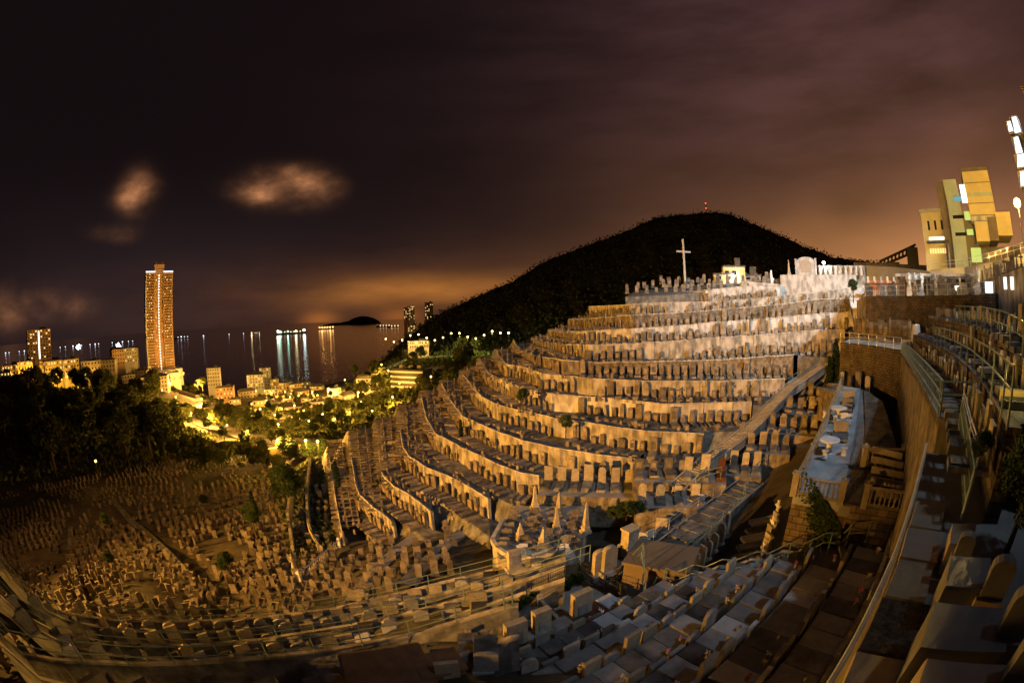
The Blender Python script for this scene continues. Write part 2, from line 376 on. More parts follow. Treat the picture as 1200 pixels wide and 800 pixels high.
# distant isle
mb = MB(); c0 = atD(425, 379, 9000)
for (dx, w, h) in ((0, 420, 95), (-260, 380, 45), (-560, 420, 28)):
    n = 10; pr = [(w*math.cos(math.pi*q/n), 0) for q in range(n+1)]
    ringz = [(1, 0), (.85, .35), (.6, .7), (.3, .93), (.02, 1)]
    o = []
    for (rr, hh) in ringz:
        o += [(c0.x+dx+w*rr*math.cos(2*math.pi*q/24), c0.y+w*.5*rr*math.sin(2*math.pi*q/24), SEA+h*1.6*hh*(1+.12*math.sin(q*2.3))) for q in range(24)]
    mb.add(o, [(i*24+q, i*24+(q+1) % 24, (i+1)*24+(q+1) % 24, (i+1)*24+q) for i in range(4) for q in range(24)])
mb.build('hills', M['mount'], kind='structure', smooth=True)

# ------------------------------------------------------------------ the terraced burial hill
# each terrace wall: top edge traced as bearings, with its own height and real distance
TR = {
 0: [(387,537),(388,565),(389,595),(395,610),(401,625)],
 1: [(412,537),(417,570),(422,582),(437,596),(450,605),(461,615)],
 2: [(441,505),(442,545),(450,560),(462,572),(480,582),(505,602)],
 3: [(469,505),(472,525),(480,537),(500,550),(530,562),(555,576),(572,587)],
 4: [(494,467),(499,490),(510,510),(542,527),(580,545),(608,556),(632,560)],
 5: [(517,450),(527,470),(542,490),(565,500),(580,507),(610,518),(648,527),(687,533),(704,536),(750,541)],
 6: [(542,440),(555,457),(565,467),(580,475),(600,481),(630,487),(652,493),(680,496),(720,503),(760,508),(825,511)],
 7: [(562,420),(570,438),(586,446),(598,450),(612,457),(648,464),(700,468),(780,476),(860,474),(881,473)],
 8: [(582,412),(590,428),(614,432),(636,440),(668,443),(696,446),(760,449),(840,449),(920,446)],
 9: [(602,400),(608,411),(628,419),(660,424),(700,427),(760,426),(840,424),(930,418)],
 10: [(626,398),(640,402),(660,405),(690,406),(740,405),(800,401),(830,398),(890,395),(942,390),(990,388)],
 11: [(644,387),(660,389),(680,390),(740,387),(800,383),(830,380),(890,376),(942,371),(1000,367)],
 12: [(668,375),(700,374),(740,371),(800,368),(860,363),(920,358),(954,353),(1004,351)],
 13: [(690,360),(740,358),(780,356),(840,355),(900,350),(950,345),(1003,338)],
 14: [(745,344),(780,345),(830,341),(870,337),(914,336)]}
KN = 15; HN = 64
def zk(k): return -12.3+2.0*(k-6)
CUR = []
for k in range(KN):
    pts = []
    P = TR[k]
    for (x, y) in P:
        if k <= 7: p = atz(x, y, zk(k))
        elif k == 8:
            q = atz(x, y, zk(k)); D_ = math.hypot(q.x, q.y); 
            if x >= 690: D_ = .4*D_+.6*53
            p = atD(x, y, D_)
        else:
            Dk = 43+5.0*(k-6); kn = P[0][0]+60
            ex = 38*max(0, (kn-x)/60.0)**2
            p = atD(x, y, Dk+ex)
        pts.append((azd(x, y), p))
    CUR.append(pts)
def cur(k, a):
    P = CUR[k]; A = [q[0] for q in P]
    p = [float(np.interp(a, A, [q[1][i] for q in P])) for i in range(3)]
    # interpolate distance and height separately so that the curve stays smooth
    Dd = float(np.interp(a, A, [math.hypot(q[1].x, q[1].y) for q in P]))
    return pol(a, Dd, p[2])
def rng(k): return CUR[k][0][0], CUR[k][-1][0]
def covers(k, a): return 0 <= k < KN and rng(k)[0]-1e-6 <= a <= rng(k)[1]+1e-6
WLAB = ['low outermost', 'second lowest', 'third lowest', 'fourth lowest', 'fifth lowest', 'sixth lowest', 'seventh lowest', 'pinkish eighth', 'ninth lowest', 'tenth lowest', 'eleventh lowest', 'twelfth lowest', 'third highest', 'second highest', 'highest']
FAR = [86, 88, 88, 92, 96, 98, 99, 106, 106, 108, 110, 112, 114, 116, 118]
HILLROWS = []       # (row index, [(pos, outward normal)])
mbf = MB(); mbs = MB()
for k in range(KN):
    a0, a1 = rng(k)
    AA = [a0+(a1-a0)*i/HN for i in range(HN+1)]
    top = [cur(k, a) for a in AA]
    # height of the ground at the foot of the wall
    def foot(a, t):
        if covers(k-1, a): return cur(k-1, a).z
        if k == 0: return t.z-2.1
        b0, b1 = rng(k-1); return cur(k-1, min(max(a, b0), b1)).z
    bot = [Vector((t.x, t.y, min(foot(a, t), t.z-1.2)-.25)) for a, t in zip(AA, top)]
    th = .32
    def off(L, d):
        o = []
        for i, p in enumerate(L):
            q0, q1 = L[max(0, i-1)], L[min(len(L)-1, i+1)]
            tn = Vector((q1.x-q0.x, q1.y-q0.y, 0)).normalized()
            nrm = Vector((tn.y, -tn.x, 0))       # towards the camera side
            o.append((Vector((p.x, p.y, p.z))+nrm*d))
        return o
    par = .22
    tf = [p+Vector((0, 0, par)) for p in top]; tb = [p+Vector((0, 0, par)) for p in off(top, -th)]
    bb = [Vector((p.x, p.y, b.z)) for p, b in zip(tb, bot)]
    w = MB(); w.strip(bot, tf); w.strip(tf, tb); w.strip(tb, bb)
    w.add([bot[0], tf[0], tb[0], bb[0]], [(0, 1, 2, 3)]); w.add([bot[-1], tf[-1], tb[-1], bb[-1]], [(3, 2, 1, 0)])
    # buttress ribs / expansion joints in the face
    fr = off(tf, .045)
    for i in range(3, HN, 7):
        b = bot[i]; 
        w.box((fr[i].x, fr[i].y, b.z), (.35, .12, fr[i].z-b.z+.04), -R(AA[i]))
    cp = MB(); cp.tube([q+Vector((0, 0, .02)) for q in tf], .075, 4)
    m = M['wall_pale'] if k in (7, 11, 14) else (M['wall_rock'] if k in (9, 12) else M['wall'])
    wo = w.build('retaining_wall', m, label='%s terrace retaining wall of rendered stone curving round the burial hill' % WLAB[k], cat='retaining wall', group='retaining walls of the burial hill')
    cp.build('coping', M['wall_pale'], wo)
    # floor behind this wall
    far = []; near = []
    for a, p in zip(AA, tb):
        near.append(Vector((p.x, p.y, top[AA.index(a)].z)))
        if covers(k+1, a):
            q = cur(k+1, a); far.append(Vector((q.x, q.y, near[-1].z+.05)))
        else:
            q0 = pol(a, max(math.hypot(p.x, p.y)+4, FAR[k] if (k < KN-1 and a < rng(k+1)[0]) else math.hypot(p.x, p.y)+6.0))
            far.append(Vector((q0.x, q0.y, near[-1].z)))
    mbf.strip(near, far)
    sk = [G(p*1.08, -.6) if not covers(k+1, a) else Vector((p.x, p.y, p.z-3)) for p, a in zip(far, AA)]
    mbs.strip(far, sk)
    l0 = near[0].xy.length; l1 = far[0].xy.length; mbs.add([near[0], far[0], G(pol(AA[0]-(1.5 if k == 0 else 3), l1), -.4), G(pol(AA[0]-(1.5 if k == 0 else 3), l0), -.4)], [(0, 1, 2, 3)])
    mbf.add([near[-1], far[-1], far[-1]-Vector((0, 0, 4)), near[-1]-Vector((0, 0, 4))], [(3, 2, 1, 0)])
    # apron in front of the wall where no lower terrace covers it
    idx = [i for i, a in enumerate(AA) if not covers(k-1, a) and k > 0 and a > rng(k-1)[1]]
    if len(idx) > 1:
        A_ = [Vector((bot[i].x, bot[i].y, bot[i].z+.25)) for i in idx]
        B_ = [pol(AA[i], math.hypot(bot[i].x, bot[i].y)-4.2, bot[i].z+.25) for i in idx]
        Cc = [G(pol(AA[i], math.hypot(bot[i].x, bot[i].y)-6.0), -.5) for i in idx]
        mbf.strip(Cc, B_); mbf.strip(B_, A_)
        e_ = G(pol(AA[idx[-1]]+4, math.hypot(*A_[-1].xy)-1.5), -.4)
        mbf.add([B_[-1], A_[-1], e_, Cc[-1]], [(0, 1, 2, 3)])
    # grave sites along the foot of this wall
    row = []; acc_l = 0; fo = off(top, .42)
    for i in range(1, HN):
        seg = (fo[i]-fo[i-1]); seg.z = 0; L_ = seg.length; s = 0
        tn = seg.normalized(); nr = Vector((tn.y, -tn.x, 0))
        while acc_l+1e-6 < L_:
            p = fo[i-1]+seg*(acc_l/L_) if L_ > 0 else fo[i-1]
            zz = bot[i].z+.25
            row.append((Vector((p.x, p.y, zz)), nr)); acc_l += 1.08 if k > 6 else 1.2
        acc_l -= L_
    HILLROWS.append((k, row))
mbs.build('hill_slope', M['earth'], kind='structure')
mbf.build('terraced_ground', M['terrace'], kind='structure')

# ------------------------------------------------------------------ graves: prototypes
def headprof(kind, w, h):
    x = w/2
    if kind == 'flat': return [(-x, 0), (x, 0), (x, h), (-x, h)]
    if kind == 'arched':
        return [(-x, 0), (x, 0), (x, h-x*.6)]+[(x*math.cos(t), h-x*.6+x*.6*math.sin(t)) for t in [math.pi*i/8 for i in range(1, 8)]]+[(-x, h-x*.6)]
    if kind == 'pointed': return [(-x, 0), (x, 0), (x, h*.84), (0, h), (-x, h*.84)]
    if kind == 'shouldered': return [(-x, 0), (x, 0), (x, h*.8), (x*.72, h*.84), (x*.6, h*.97), (0, h), (-x*.6, h*.97), (-x*.72, h*.84), (-x, h*.8)]
def head_mb(kind, w, h, t):
    b = MB(); b.box((0, 0, 0), (w+.16, t+.18, .16))
    if kind == 'cross':
        b.box((0, 0, .16), (w*.62, t+.08, .3), taper=.8); b.box((0, 0, .46), (.16, .13, h-.46)); b.box((0, 0, h*.68), (.62, .128, .16))
    elif kind == 'pillar':
        b.box((0, 0, .16), (w*.5, w*.5, h-.42), taper=.82); b.box((0, 0, h-.26), (w*.34, w*.34, .26), taper=.1)
    else:
        p = [(a, c+.16) for a, c in headprof(kind, w, h-.16)]; b.prism(p, -t/2, t/2)
        b.box((0, -t/2-.012, h*.34), (w*.62, .02, h*.42))       # raised inscription tablet
    return b
PROTO = []
def mk(kind, w, h, t, mname, slabkind):
    hb = head_mb(kind, w, h, t)
    me = bpy.data.meshes.new('headstone'); me.from_pydata(hb.v, [], hb.f); me.materials.append(M[mname]); me.update()
    sb = MB()
    L_ = 1.75
    if slabkind == 'ledger': sb.box((0, -.2-L_/2, 0), (w+.12, L_, .20)); sb.box((0, -.2-L_/2, .20), (w-.06, L_-.2, .07))
    elif slabkind == 'kerb':
        for sx_ in (-1, 1): sb.box((sx_*(w/2+.02), -.2-L_/2, 0), (.1, L_, .24))
        sb.box((0, -.2-L_+.05, .002), (w-.06, .1, .22)); sb.box((0, -.2-L_/2, 0), (w-.06, L_-.2, .08))
    else: sb.box((0, -.2-L_/2, 0), (w+.1, L_, .34), taper=.93)
    ms_ = bpy.data.meshes.new('ledger'); ms_.from_pydata(sb.v, [], sb.f); ms_.materials.append(M[{'marble': 'slabpale', 'darkstone': 'slabdark', 'redstone': 'redstone'}.get(mname, 'slab')]); ms_.update()
    PROTO.append(dict(kind=kind, mat=mname, head=me, slab=ms_, hb=hb, sb=sb, h=h, w=w, sk=slabkind))
mk('flat', .72, 1.45, .16, 'buffstone', 'ledger')
mk('flat', .62, 1.2, .14, 'greystone', 'kerb')
mk('arched', .66, 1.3, .15, 'buffstone', 'ledger')
mk('arched', .7, 1.5, .16, 'greystone', 'box')
mk('pointed', .64, 1.55, .16, 'buffstone', 'kerb')
mk('shouldered', .74, 1.5, .18, 'greystone', 'ledger')
mk('flat', .8, 1.7, .2, 'buffstone', 'box')
mk('cross', .7, 1.5, .14, 'marble', 'kerb')
mk('arched', .62, 1.35, .16, 'redstone', 'box')
mk('flat', .66, 1.35, .15, 'darkstone', 'box')
mk('pillar', .7, 1.9, .3, 'buffstone', 'kerb')
mk('shouldered', .66, 1.05, .16, 'marble', 'ledger')
NEARP = []
for kd_, h_, m_, sm_ in (('arched', .95, 'greystone', 'slabgrey'), ('flat', .9, 'buffstone', 'slabgrey'), ('flat', .75, 'greystone', 'slab'), ('arched', .95, 'buffstone', 'slabdark'), ('shouldered', .75, 'greystone', 'slabpale'), ('flat', .7, 'darkstone', 'slabdark'), ('arched', .62, 'marble', 'slabpale'), ('flat', .6, 'redstone', 'redstone')):
    hb = MB(); hb.box((0, .02, 0), (.86, .24, .2)); hb.prism([(a, c+.2) for a, c in headprof(kd_, .74, h_)], -.07, .07)
    me = bpy.data.meshes.new('headstone'); me.from_pydata(hb.v, [], hb.f); me.materials.append(M[m_]); me.update()
    sb = MB(); sb.box((0, -.74, 0), (.965, 1.26, .16)); sb.box((0, -.74, .16), (.93, 1.22, .03))
    ms_ = bpy.data.meshes.new('ledger'); ms_.from_pydata(sb.v, [], sb.f); ms_.materials.append(M[sm_]); ms_.update()
    NEARP.append(len(PROTO)); PROTO.append(dict(kind=kd_, mat=m_, head=me, slab=ms_, hb=hb, sb=sb, h=h_, w=.74, sk={'slabgrey': 'ng', 'slab': 'nw', 'slabdark': 'nd', 'slabpale': 'np', 'redstone': 'nr'}[sm_]))
WGT = [16, 12, 12, 8, 6, 10, 8, 3, 2, 4, 3, 2]
vb = MB(); vb.lathe((0, 0, 0), [(.04, 0), (.06, .06), (.035, .12), (.05, .15)], 8); VASE = bpy.data.meshes.new('flower_vase'); VASE.from_pydata(vb.v, [], vb.f); VASE.materials.append(M['buffstone'])
TONE = dict(buffstone='buff', greystone='grey', darkstone='black granite', redstone='dark red granite', marble='white marble')
SKN = dict(ledger='stepped ledger slab', kerb='kerbed plot', box='raised box tomb', ng='grey slab', nw='weathered slab', nd='dark slab', np='pale slab', nr='red slab')
SITES = []   # dict(pos, rot, proto, scale, label, group, prio)
def site(p, nrm, row, idx, group, pi=None, sc=None, tilt=0.0, slab=True, prio=1.0):
    pi = rnd.choices(range(len(WGT)), WGT)[0] if pi is None else pi
    sc = sc or (rnd.uniform(.75, 1.2), rnd.uniform(.85, 1.1), rnd.uniform(.65, 1.25))
    rot = math.atan2(nrm.y, nrm.x)+math.pi/2+rnd.uniform(-.04, .04)
    SITES.append(dict(p=p, rz=rot, pi=pi, sc=sc, row=row, idx=idx, group=group, slab=slab, pr=prio/max(1.0, p.length), tilt=rnd.gauss(0, .035)))
for (k, row) in HILLROWS:
    n = 0; gap = 0
    for (p, nr) in row:
        if rnd.random() < .55:
            q = p+nr*rnd.uniform(2.6, 3.2)+Vector((rnd.uniform(-.3, .3), rnd.uniform(-.3, .3), 0)); site(q, nr, 'along the front edge below the %s hill wall' % WLAB[k], 0, 'small markers along the terrace edges', slab=False, sc=(.55, .7, rnd.uniform(.28, .6)), prio=.2)
        if gap > 0: gap -= 1; continue
        if rnd.random() < .06: gap = rnd.randint(1, 2); continue
        behind = math.hypot(p.x, p.y) > 80 and k < 9
        pi_ = rnd.choice([10, 7, 3, 11, 5, 6, 0, 9]) if (k >= 8 and math.atan2(p.x, p.y) > .38 and rnd.random() < .5) else None
        site(p, nr, 'at the foot of the %s hill terrace wall' % WLAB[k], n, 'headstones along the hill terraces', slab=True, prio=1.0 if not behind else .5, pi=pi_, sc=(rnd.uniform(.72, 1.18), 1, rnd.uniform(.6, 1.3)*(1.15 if k > 6 else 1.0))); n += 1
for k in range(KN-2):
    a0, a1 = rng(k)[0], rng(k+1)[0]
    for w_ in (.3, .62, .9):
        a = a0+(a1-a0)*w_; d = cur(k, a).xy.length+2.0; n = 0
        while d < FAR[k]-1 and a1 > a0:
            q = pol(a, d, cur(k, a).z); site(q, Vector((-math.cos(R(a)), math.sin(R(a)), 0)), 'on the far left bend above the %s hill wall' % WLAB[k], n, 'headstones along the hill terraces', sc=(.9, 1, rnd.uniform(.2, .5)), prio=.4); n += 1; d += 1.4
# far second rank out on the top of the hill
a = azd(735, 335)
n = 0
for q, (Dd, xa, xb, y0_, y1_) in enumerate([(88, 735, 912, 344, 338), (91.5, 748, 905, 338, 331), (95, 775, 900, 333, 328)]):
    x = xa
    while x < xb:
        yy = y0_+(y1_-y0_)*(x-xa)/(xb-xa)
        p = atD(x, yy, Dd+rnd.uniform(-.8, .8)); nr = Vector((-p.x, -p.y, 0)).normalized()
        site(p, nr, 'on the crest of the hill', n, 'headstones along the hill terraces', slab=False, sc=(1.1, 1.1, rnd.uniform(.8, 1.45))); n += 1
        x += rnd.uniform(7, 13)
# crest ground
mb = MB(); Aa = [atD(x, y, 84) for x, y in [(733, 347), (780, 345), (830, 341), (870, 337), (914, 336)]]; Bb = [atD(x, y, 98) for x, y in [(745, 340), (780, 336), (830, 331), (870, 328), (914, 326)]]
for L_ in (Aa, Bb):
    for p in L_: p.z -= .15
mb.strip(Aa, Bb); mb.strip([p-Vector((0, 0, 5)) for p in Aa], Aa); mb.strip(Bb, [p-Vector((0, 0, 8)) for p in Bb]); mb.build('crest_ground', M['terrace'], kind='structure')

# ------------------------------------------------------------------ fences
def fence(name, label, tops, h=1.05, rails=(0, .5), r=.028, post=1.9, m='steel', mesh=None, group=None, cat='railing', pr=.03):
    """tops = polyline of the top rail in world space"""
    P = [Vector(p) for p in tops]
    root = thing(name, label, cat, P[0]-Vector((0, 0, h)), 0, group); o = -root.location
    for q in rails:
        b = MB(); b.tube([p+o-Vector((0, 0, q)) for p in P], r); b.build('rail', M[m], root)
    acc_ = 0; n = 0; pb = MB(); pb.tube([(0, 0, -h), (0, 0, 0)], pr, 6); pm = bpy.data.meshes.new('post'); pm.from_pydata(pb.v, [], pb.f); pm.materials.append(M[m])
    pts = []
    for a, b in zip(P, P[1:]):
        L_ = (b-a).length
        while acc_ <= L_: pts.append(a+(b-a)*(acc_/max(L_, 1e-6))); acc_ += post
        acc_ -= L_
    pts.append(P[-1])
    for p in pts[:95]:
        c = bpy.data.objects.new('post', pm); C.objects.link(c); c.parent = root; c.location = p+o
    if mesh:
        b = MB()
        for a, c_ in zip(P, P[1:]):
            k = max(1, int((c_-a).length/mesh))
            for i in range(k):
                u = a+(c_-a)*(i/k)+o; b.tube([u-Vector((0, 0, .06)), u-Vector((0, 0, h-.08))], .009, 4, cap=False)
        b.build('infill_bars', M[m], root)
    return root
def smooth_px(L, D, n=4):
    o = []
    for (a, b) in zip(L, L[1:]):
        for i in range(n):
            u = i/n; x, y = a[0]+(b[0]-a[0])*u, a[1]+(b[1]-a[1])*u
            d = (a[2]+(b[2]-a[2])*u) if len(a) > 2 else D
            o.append(atD(x, y, d))
    o.append(atD(L[-1][0], L[-1][1], L[-1][2] if len(L[-1]) > 2 else D)); return o
FPX = dict(
 A=([(-40, 600), (0, 652), (30, 683), (67, 701), (130, 712), (225, 714), (300, 711), (387, 701), (475, 680), (575, 655), (662, 630)], 23.5),
 B=([(-30, 650), (20, 700), (57, 721), (112, 734), (175, 740), (225, 740), (300, 735), (412, 718), (512, 695), (600, 668), (662, 648), (692, 638)], 19.0),
 C=([(-30, 700), (10, 738), (52, 748), (150, 757), (225, 757), (300, 753), (387, 744), (475, 728), (560, 702), (600, 690)], 14.5))
FT = {k: smooth_px(*v) for k, v in FPX.items()}
FD_ = {k: [(math.degrees(math.atan2(p.x, p.y)), p) for p in v] for k, v in FT.items()}
fence('path_railing', 'long curving green railing farthest down the slope above the valley graves', FT['A'], rails=(0, .5), post=2.2)
fence('path_railing', 'long curving green railing midway down the near slope, beside the middle grave path', FT['B'], rails=(0, .5), post=2.2)
fence('path_railing', 'long curving green railing closest to the camera in the lower left', FT['C'], rails=(0, .55), post=2.2)
def fz(k, a):
    L = FD_[k]; return float(np.interp(a, [q[0] for q in L], [q[1].z for q in L]))-1.05
# ring terraces under the railings
mb = MB(); mw = MB(); AN0 = [-90+1.5*i for i in range(int(100/1.5))]
RINGS = [('C', 9.4, 14.7, .0), ('B', 14.9, 19.2, .0), ('A', 19.4, 23.7, .0)]
def ringz(k, a, D):
    # terraces of a ring: floors rise towards the camera in one step
    z = fz(k, a)
    if k == 'C': return z+(1.3 if D < 11.2 else 0)
    return z+(.75 if D < {'B': 17, 'A': 21.5}[k] else 0)
for k, d0, d1, _ in RINGS:
    mid = {'C': 11.2, 'B': 17, 'A': 21.5}[k]
    for (e0, e1) in ((d0, mid), (mid, d1)):
        AN = [a for a in AN0 if a < (1 if k == 'C' else 8)]
        A_ = [pol(a, e0+.01, ringz(k, a, (e0+e1)/2)) for a in AN]; B_ = [pol(a, e1-.01, ringz(k, a, (e0+e1)/2)) for a in AN]
        mb.strip(A_, B_); nxt = [Vector((p.x, p.y, p.z-(2.4 if e1 == d1 else 1.6))) for p in B_]
        mw.strip(nxt, [p+Vector((0, 0, .12)) for p in B_])
        mw.strip([p+Vector((0, 0, .12)) for p in B_], [pol(a, e1-.21, p.z+.12) for a, p in zip(AN, B_)])
        mw.strip([pol(a, e1-.21, p.z+.12) for a, p in zip(AN, B_)], [pol(a, e1-.21, p.z-.05) for a, p in zip(AN, B_)])
mb.build('terrace_path', M['terrace'], kind='structure')
mw.build('terrace_wall', M['wall'], label='low curved terrace walls stepping down below the near railings', cat='terrace wall')
RN = ['nearest ring terrace on the left slope', 'second ring terrace on the left slope', 'third ring terrace on the left slope', 'fourth ring terrace on the left slope', 'fifth ring terrace on the left slope', 'sixth ring terrace on the left slope']
for q, (k, D_, a0, a1) in enumerate([('C', 9.8, -78, -3), ('C', 11.9, -84, -4), ('B', 15.5, -88, -4), ('B', 17.3, -88, -2), ('A', 20.0, -88, 3), ('A', 21.8, -88, 4)]):
    a = a0; n = 0
    while a < a1:
        step = math.degrees(1.28/D_)
        if rnd.random() > (.12 if q != 1 else .3):
            p = pol(a, D_, ringz(k, a, D_+.8)); nr = Vector((p.x, p.y, 0)).normalized()
            vis = 1.0; pz = rnd.choices([0, 1, 2, 3, 4, 5, 6, 9, 11], [16, 12, 12, 8, 4, 10, 8, 4, 3])[0]
            site(p, nr, 'on the '+RN[q], n, 'graves on the near left slope', pi=pz, sc=(1.12, .82, rnd.uniform(.55, 1.0)) if q % 2 else (1.1, .95, rnd.uniform(.6, 1.0)), prio=1.25 if a > -84 and (D_ > 12 or a > -80) else .4); n += 1
        a += step*rnd.choice([1, 1, 1, 1.3])

# ------------------------------------------------------------------ the valley floor graves (left)
fieldrows = 0
D_ = 26.0
while D_ < 175:
    a = -96 + rnd.uniform(0, 2); n = 0; fieldrows += 1
    lim = (-27.5 if D_ < 90 else -33) if D_ > 42 else -9
    dens = 1.0
    while a < lim:
        st_ = math.degrees((1.15 if D_ < 70 else 1.45)/D_)
        wob = 1.6*math.sin(a*.11+D_*.07)+.9*math.sin(a*.31)
        D2 = D_+wob
        edge = 128 if a < -60 else 175 - (a+60)*1.0
        pathgap = abs(((a+54)*.9+(D_-60)*.28)) < 1.2 or abs((a+72)-(D_-60)*.2) < .9
        blank = math.sin(a*.21+1.7)*math.sin(D_*.13+a*.05) > .72
        if D2 < edge and not pathgap and not blank and rnd.random() > .10:
            p = pol(a, D2); p.z = zg(p.x, p.y)-.15
            rotn = Vector((p.x, p.y, 0)).normalized(); ang = .35*math.sin(a*.06+D_*.03)
            nr = Vector((rotn.x*math.cos(ang)-rotn.y*math.sin(ang), rotn.x*math.sin(ang)+rotn.y*math.cos(ang), 0))
            site(p, nr, 'in the %s row of the valley below the railings' % ordn(fieldrows-1), n, 'valley floor headstones', sc=(rnd.uniform(.62, .95), .8, rnd.uniform(.55, 1.1)), slab=D_ < 90 and rnd.random() < .8, prio=.95); n += 1
        a += st_
    D_ += 2.7 if D_ < 70 else 3.8
# narrow walkways across the valley
def ribbon(name, L, w, m, dz=.06, z=None, **kw):
    P = [Vector(p) for p in L]; A_ = []; B_ = []
    for i, p in enumerate(P):
        t = (P[min(i+1, len(P)-1)]-P[max(0, i-1)]); t.z = 0; t.normalize(); n_ = Vector((t.y, -t.x, 0))
        A_.append(p-n_*w/2+Vector((0, 0, dz))); B_.append(p+n_*w/2+Vector((0, 0, dz)))
    b = MB(); b.strip(A_, B_); b.strip([q-Vector((0, 0, .5)) for q in A_], A_); b.strip(B_, [q-Vector((0, 0, .5)) for q in B_])
    return b.build(name, m, **kw)
def gl(L): # ground line from bearing/distance pairs
    o = []
    for (u, v) in zip(L, L[1:]):
        for i in range(6): a = u[0]+(v[0]-u[0])*i/6; d = u[1]+(v[1]-u[1])*i/6; o.append(G(pol(a, d), .1))
    o.append(G(pol(*L[-1]), .1)); return o
ribbon('path', gl([(-54, 27), (-52, 45), (-58, 75), (-60, 95)]), 1.1, M['terrace'], kind='structure')
ribbon('path', gl([(-27, 26), (-21, 34), (-15, 41)]), 1.3, M['path'], kind='structure')
ribbon('path', gl([(-18, 25.5), (-13, 33), (-7.5, 40)]), 1.3, M['path'], kind='structure')
ribbon('path', gl([(-72, 27), (-70, 60), (-68, 80)]), 1.0, M['terrace'], kind='structure')

# ------------------------------------------------------------------ balustrades, stairs, platforms
BAL = MB(); BAL.lathe((0, 0, 0), [(.06, 0), (.06, .06), (.035, .1), (.07, .3), (.035, .52), (.06, .58), (.06, .64)], 8)
BALM = bpy.data.meshes.new('baluster'); BALM.from_pydata(BAL.v, [], BAL.f); BALM.materials.append(M['buffstone'])
def balustrade(a, b, label, h=.9, gap=.24, piers=(1, 1), m='buffstone', group=None):
    a, b = Vector(a), Vector(b); L_ = (b-a).length; root = thing('balustrade', label, 'balustrade', a, math.atan2(b.y-a.y, b.x-a.x), group); dz = b.z-a.z
    r = MB(); r.tube([(0, 0, h-.06), (L_, 0, h-.06+dz)], .085, 4); r.build('top_rail', M[m], root)
    r = MB(); r.tube([(0, 0, .05), (L_, 0, .05+dz)], .09, 4); r.build('bottom_rail', M[m], root)
    n = min(95, max(2, int(L_/gap)))
    for i in range(1, n):
        c = bpy.data.objects.new('baluster', BALM); C.objects.link(c); c.parent = root; c.location = (L_*i/n, 0, .12+dz*i/n); c.scale = (1, 1, (h-.25)/.64)
    for i, k in enumerate(piers):
        if k:
            r = MB(); r.box((L_*i, 0, -.1+dz*i), (.32, .32, h+.2)); r.box((L_*i, 0, h+.1+dz*i), (.4, .4, .08)); r.box((L_*i, 0, h+.18+dz*i), (.2, .2, .12), taper=.3); r.build('pier', M[m], root)
    return root
def stairs(name, label, P, w, m, step=.3, cat='stairs'):
    """flight following a polyline P (world), horizontal treads"""
    P = [Vector(p) for p in P]; root = thing(name, label, cat, P[0]); o = P[0]; b = MB()
    for a, c in zip(P, P[1:]):
        v = c-a; v2 = Vector((v.x, v.y, 0)); L_ = v2.length; n = max(1, int(L_/step)); rz = math.atan2(v.y, v.x)
        for i in range(n):
            p = a+v*((i+.5)/n)-o; b.box((p.x, p.y, p.z-.9), (L_/n+.01, w, .9), rz)
    b.build('treads', M[m], root)
    for s_ in (-1, 1):
        b = MB(); pts = []
        for i, p in enumerate(P):
            t = (P[min(i+1, len(P)-1)]-P[max(0, i-1)]); t.z = 0; t.normalize(); pts.append(p-o+Vector((t.y, -t.x, 0))*s_*(w/2+.1)+Vector((0, 0, .12)))
        b.tube(pts, .09, 4); b.build('string_kerb', M['path'], root)
    return root
def slabpoly(name, pts, depth, m, mside=None, **kw):
    """pts: world polygon (anticlockwise seen from above or not), extruded down by depth"""
    P = [Vector(p) for p in pts]; n = len(P); b = MB()
    area = sum(P[i].x*P[(i+1) % n].y-P[(i+1) % n].x*P[i].y for i in range(n))
    if area < 0: P = P[::-1]
    b.add(P, [tuple(range(n))])
    for i in range(n):
        q, r_ = P[i], P[(i+1) % n]; b.add([q, r_, r_-Vector((0, 0, depth)), q-Vector((0, 0, depth))], [(3, 2, 1, 0)], 1)
    return b.build(name, [M[m], M[mside or m]], **kw)
def platform(label, A_, B_, front, back, hgt, side='wall_rock', top='path'):
    """a little grave terrace: A_-B_ is the foot line of its headstones"""
    A_, B_ = Vector(A_), Vector(B_); t = (B_-A_); t.z = 0; t.normalize(); n_ = Vector((t.y, -t.x, 0))
    if n_.dot(-A_) < 0: n_ = -n_
    z = Vector((0, 0, (A_.z+B_.z)/2)); a2 = Vector((A_.x, A_.y, 0))-t*.5; b2 = Vector((B_.x, B_.y, 0))+t*.5
    slabpoly('grave_terrace', [a2+n_*front+z, b2+n_*front+z, b2-n_*back+z, a2-n_*back+z], hgt, top, side, label=label, cat='grave terrace', group='small grave terraces beside the stair')
    return n_, z.z
def siterow(A_, B_, n_, z, sp, row, group, pis=None, sc=None, slab=True, prio=1.15):
    A_, B_ = Vector(A_), Vector(B_); L_ = (B_-A_).length; k = max(1, int(L_/sp))
    for i in range(k+1):
        p = A_+(B_-A_)*(i/k); p.z = z if z is not None else p.z
        site(p, n_, row, i, group, pi=(rnd.choice(pis) if pis else None), sc=sc or (1.0, .9, rnd.uniform(.95, 1.25)), slab=slab, prio=prio)
R2 = [((806, 557), (845, 553), 35.5), ((846, 545), (886, 549), 37.5), ((880, 521), (920, 525), 40.5), ((905, 500), (953, 505), 44), ((925, 479), (963, 483), 48), ((940, 464), (968, 467), 53)]
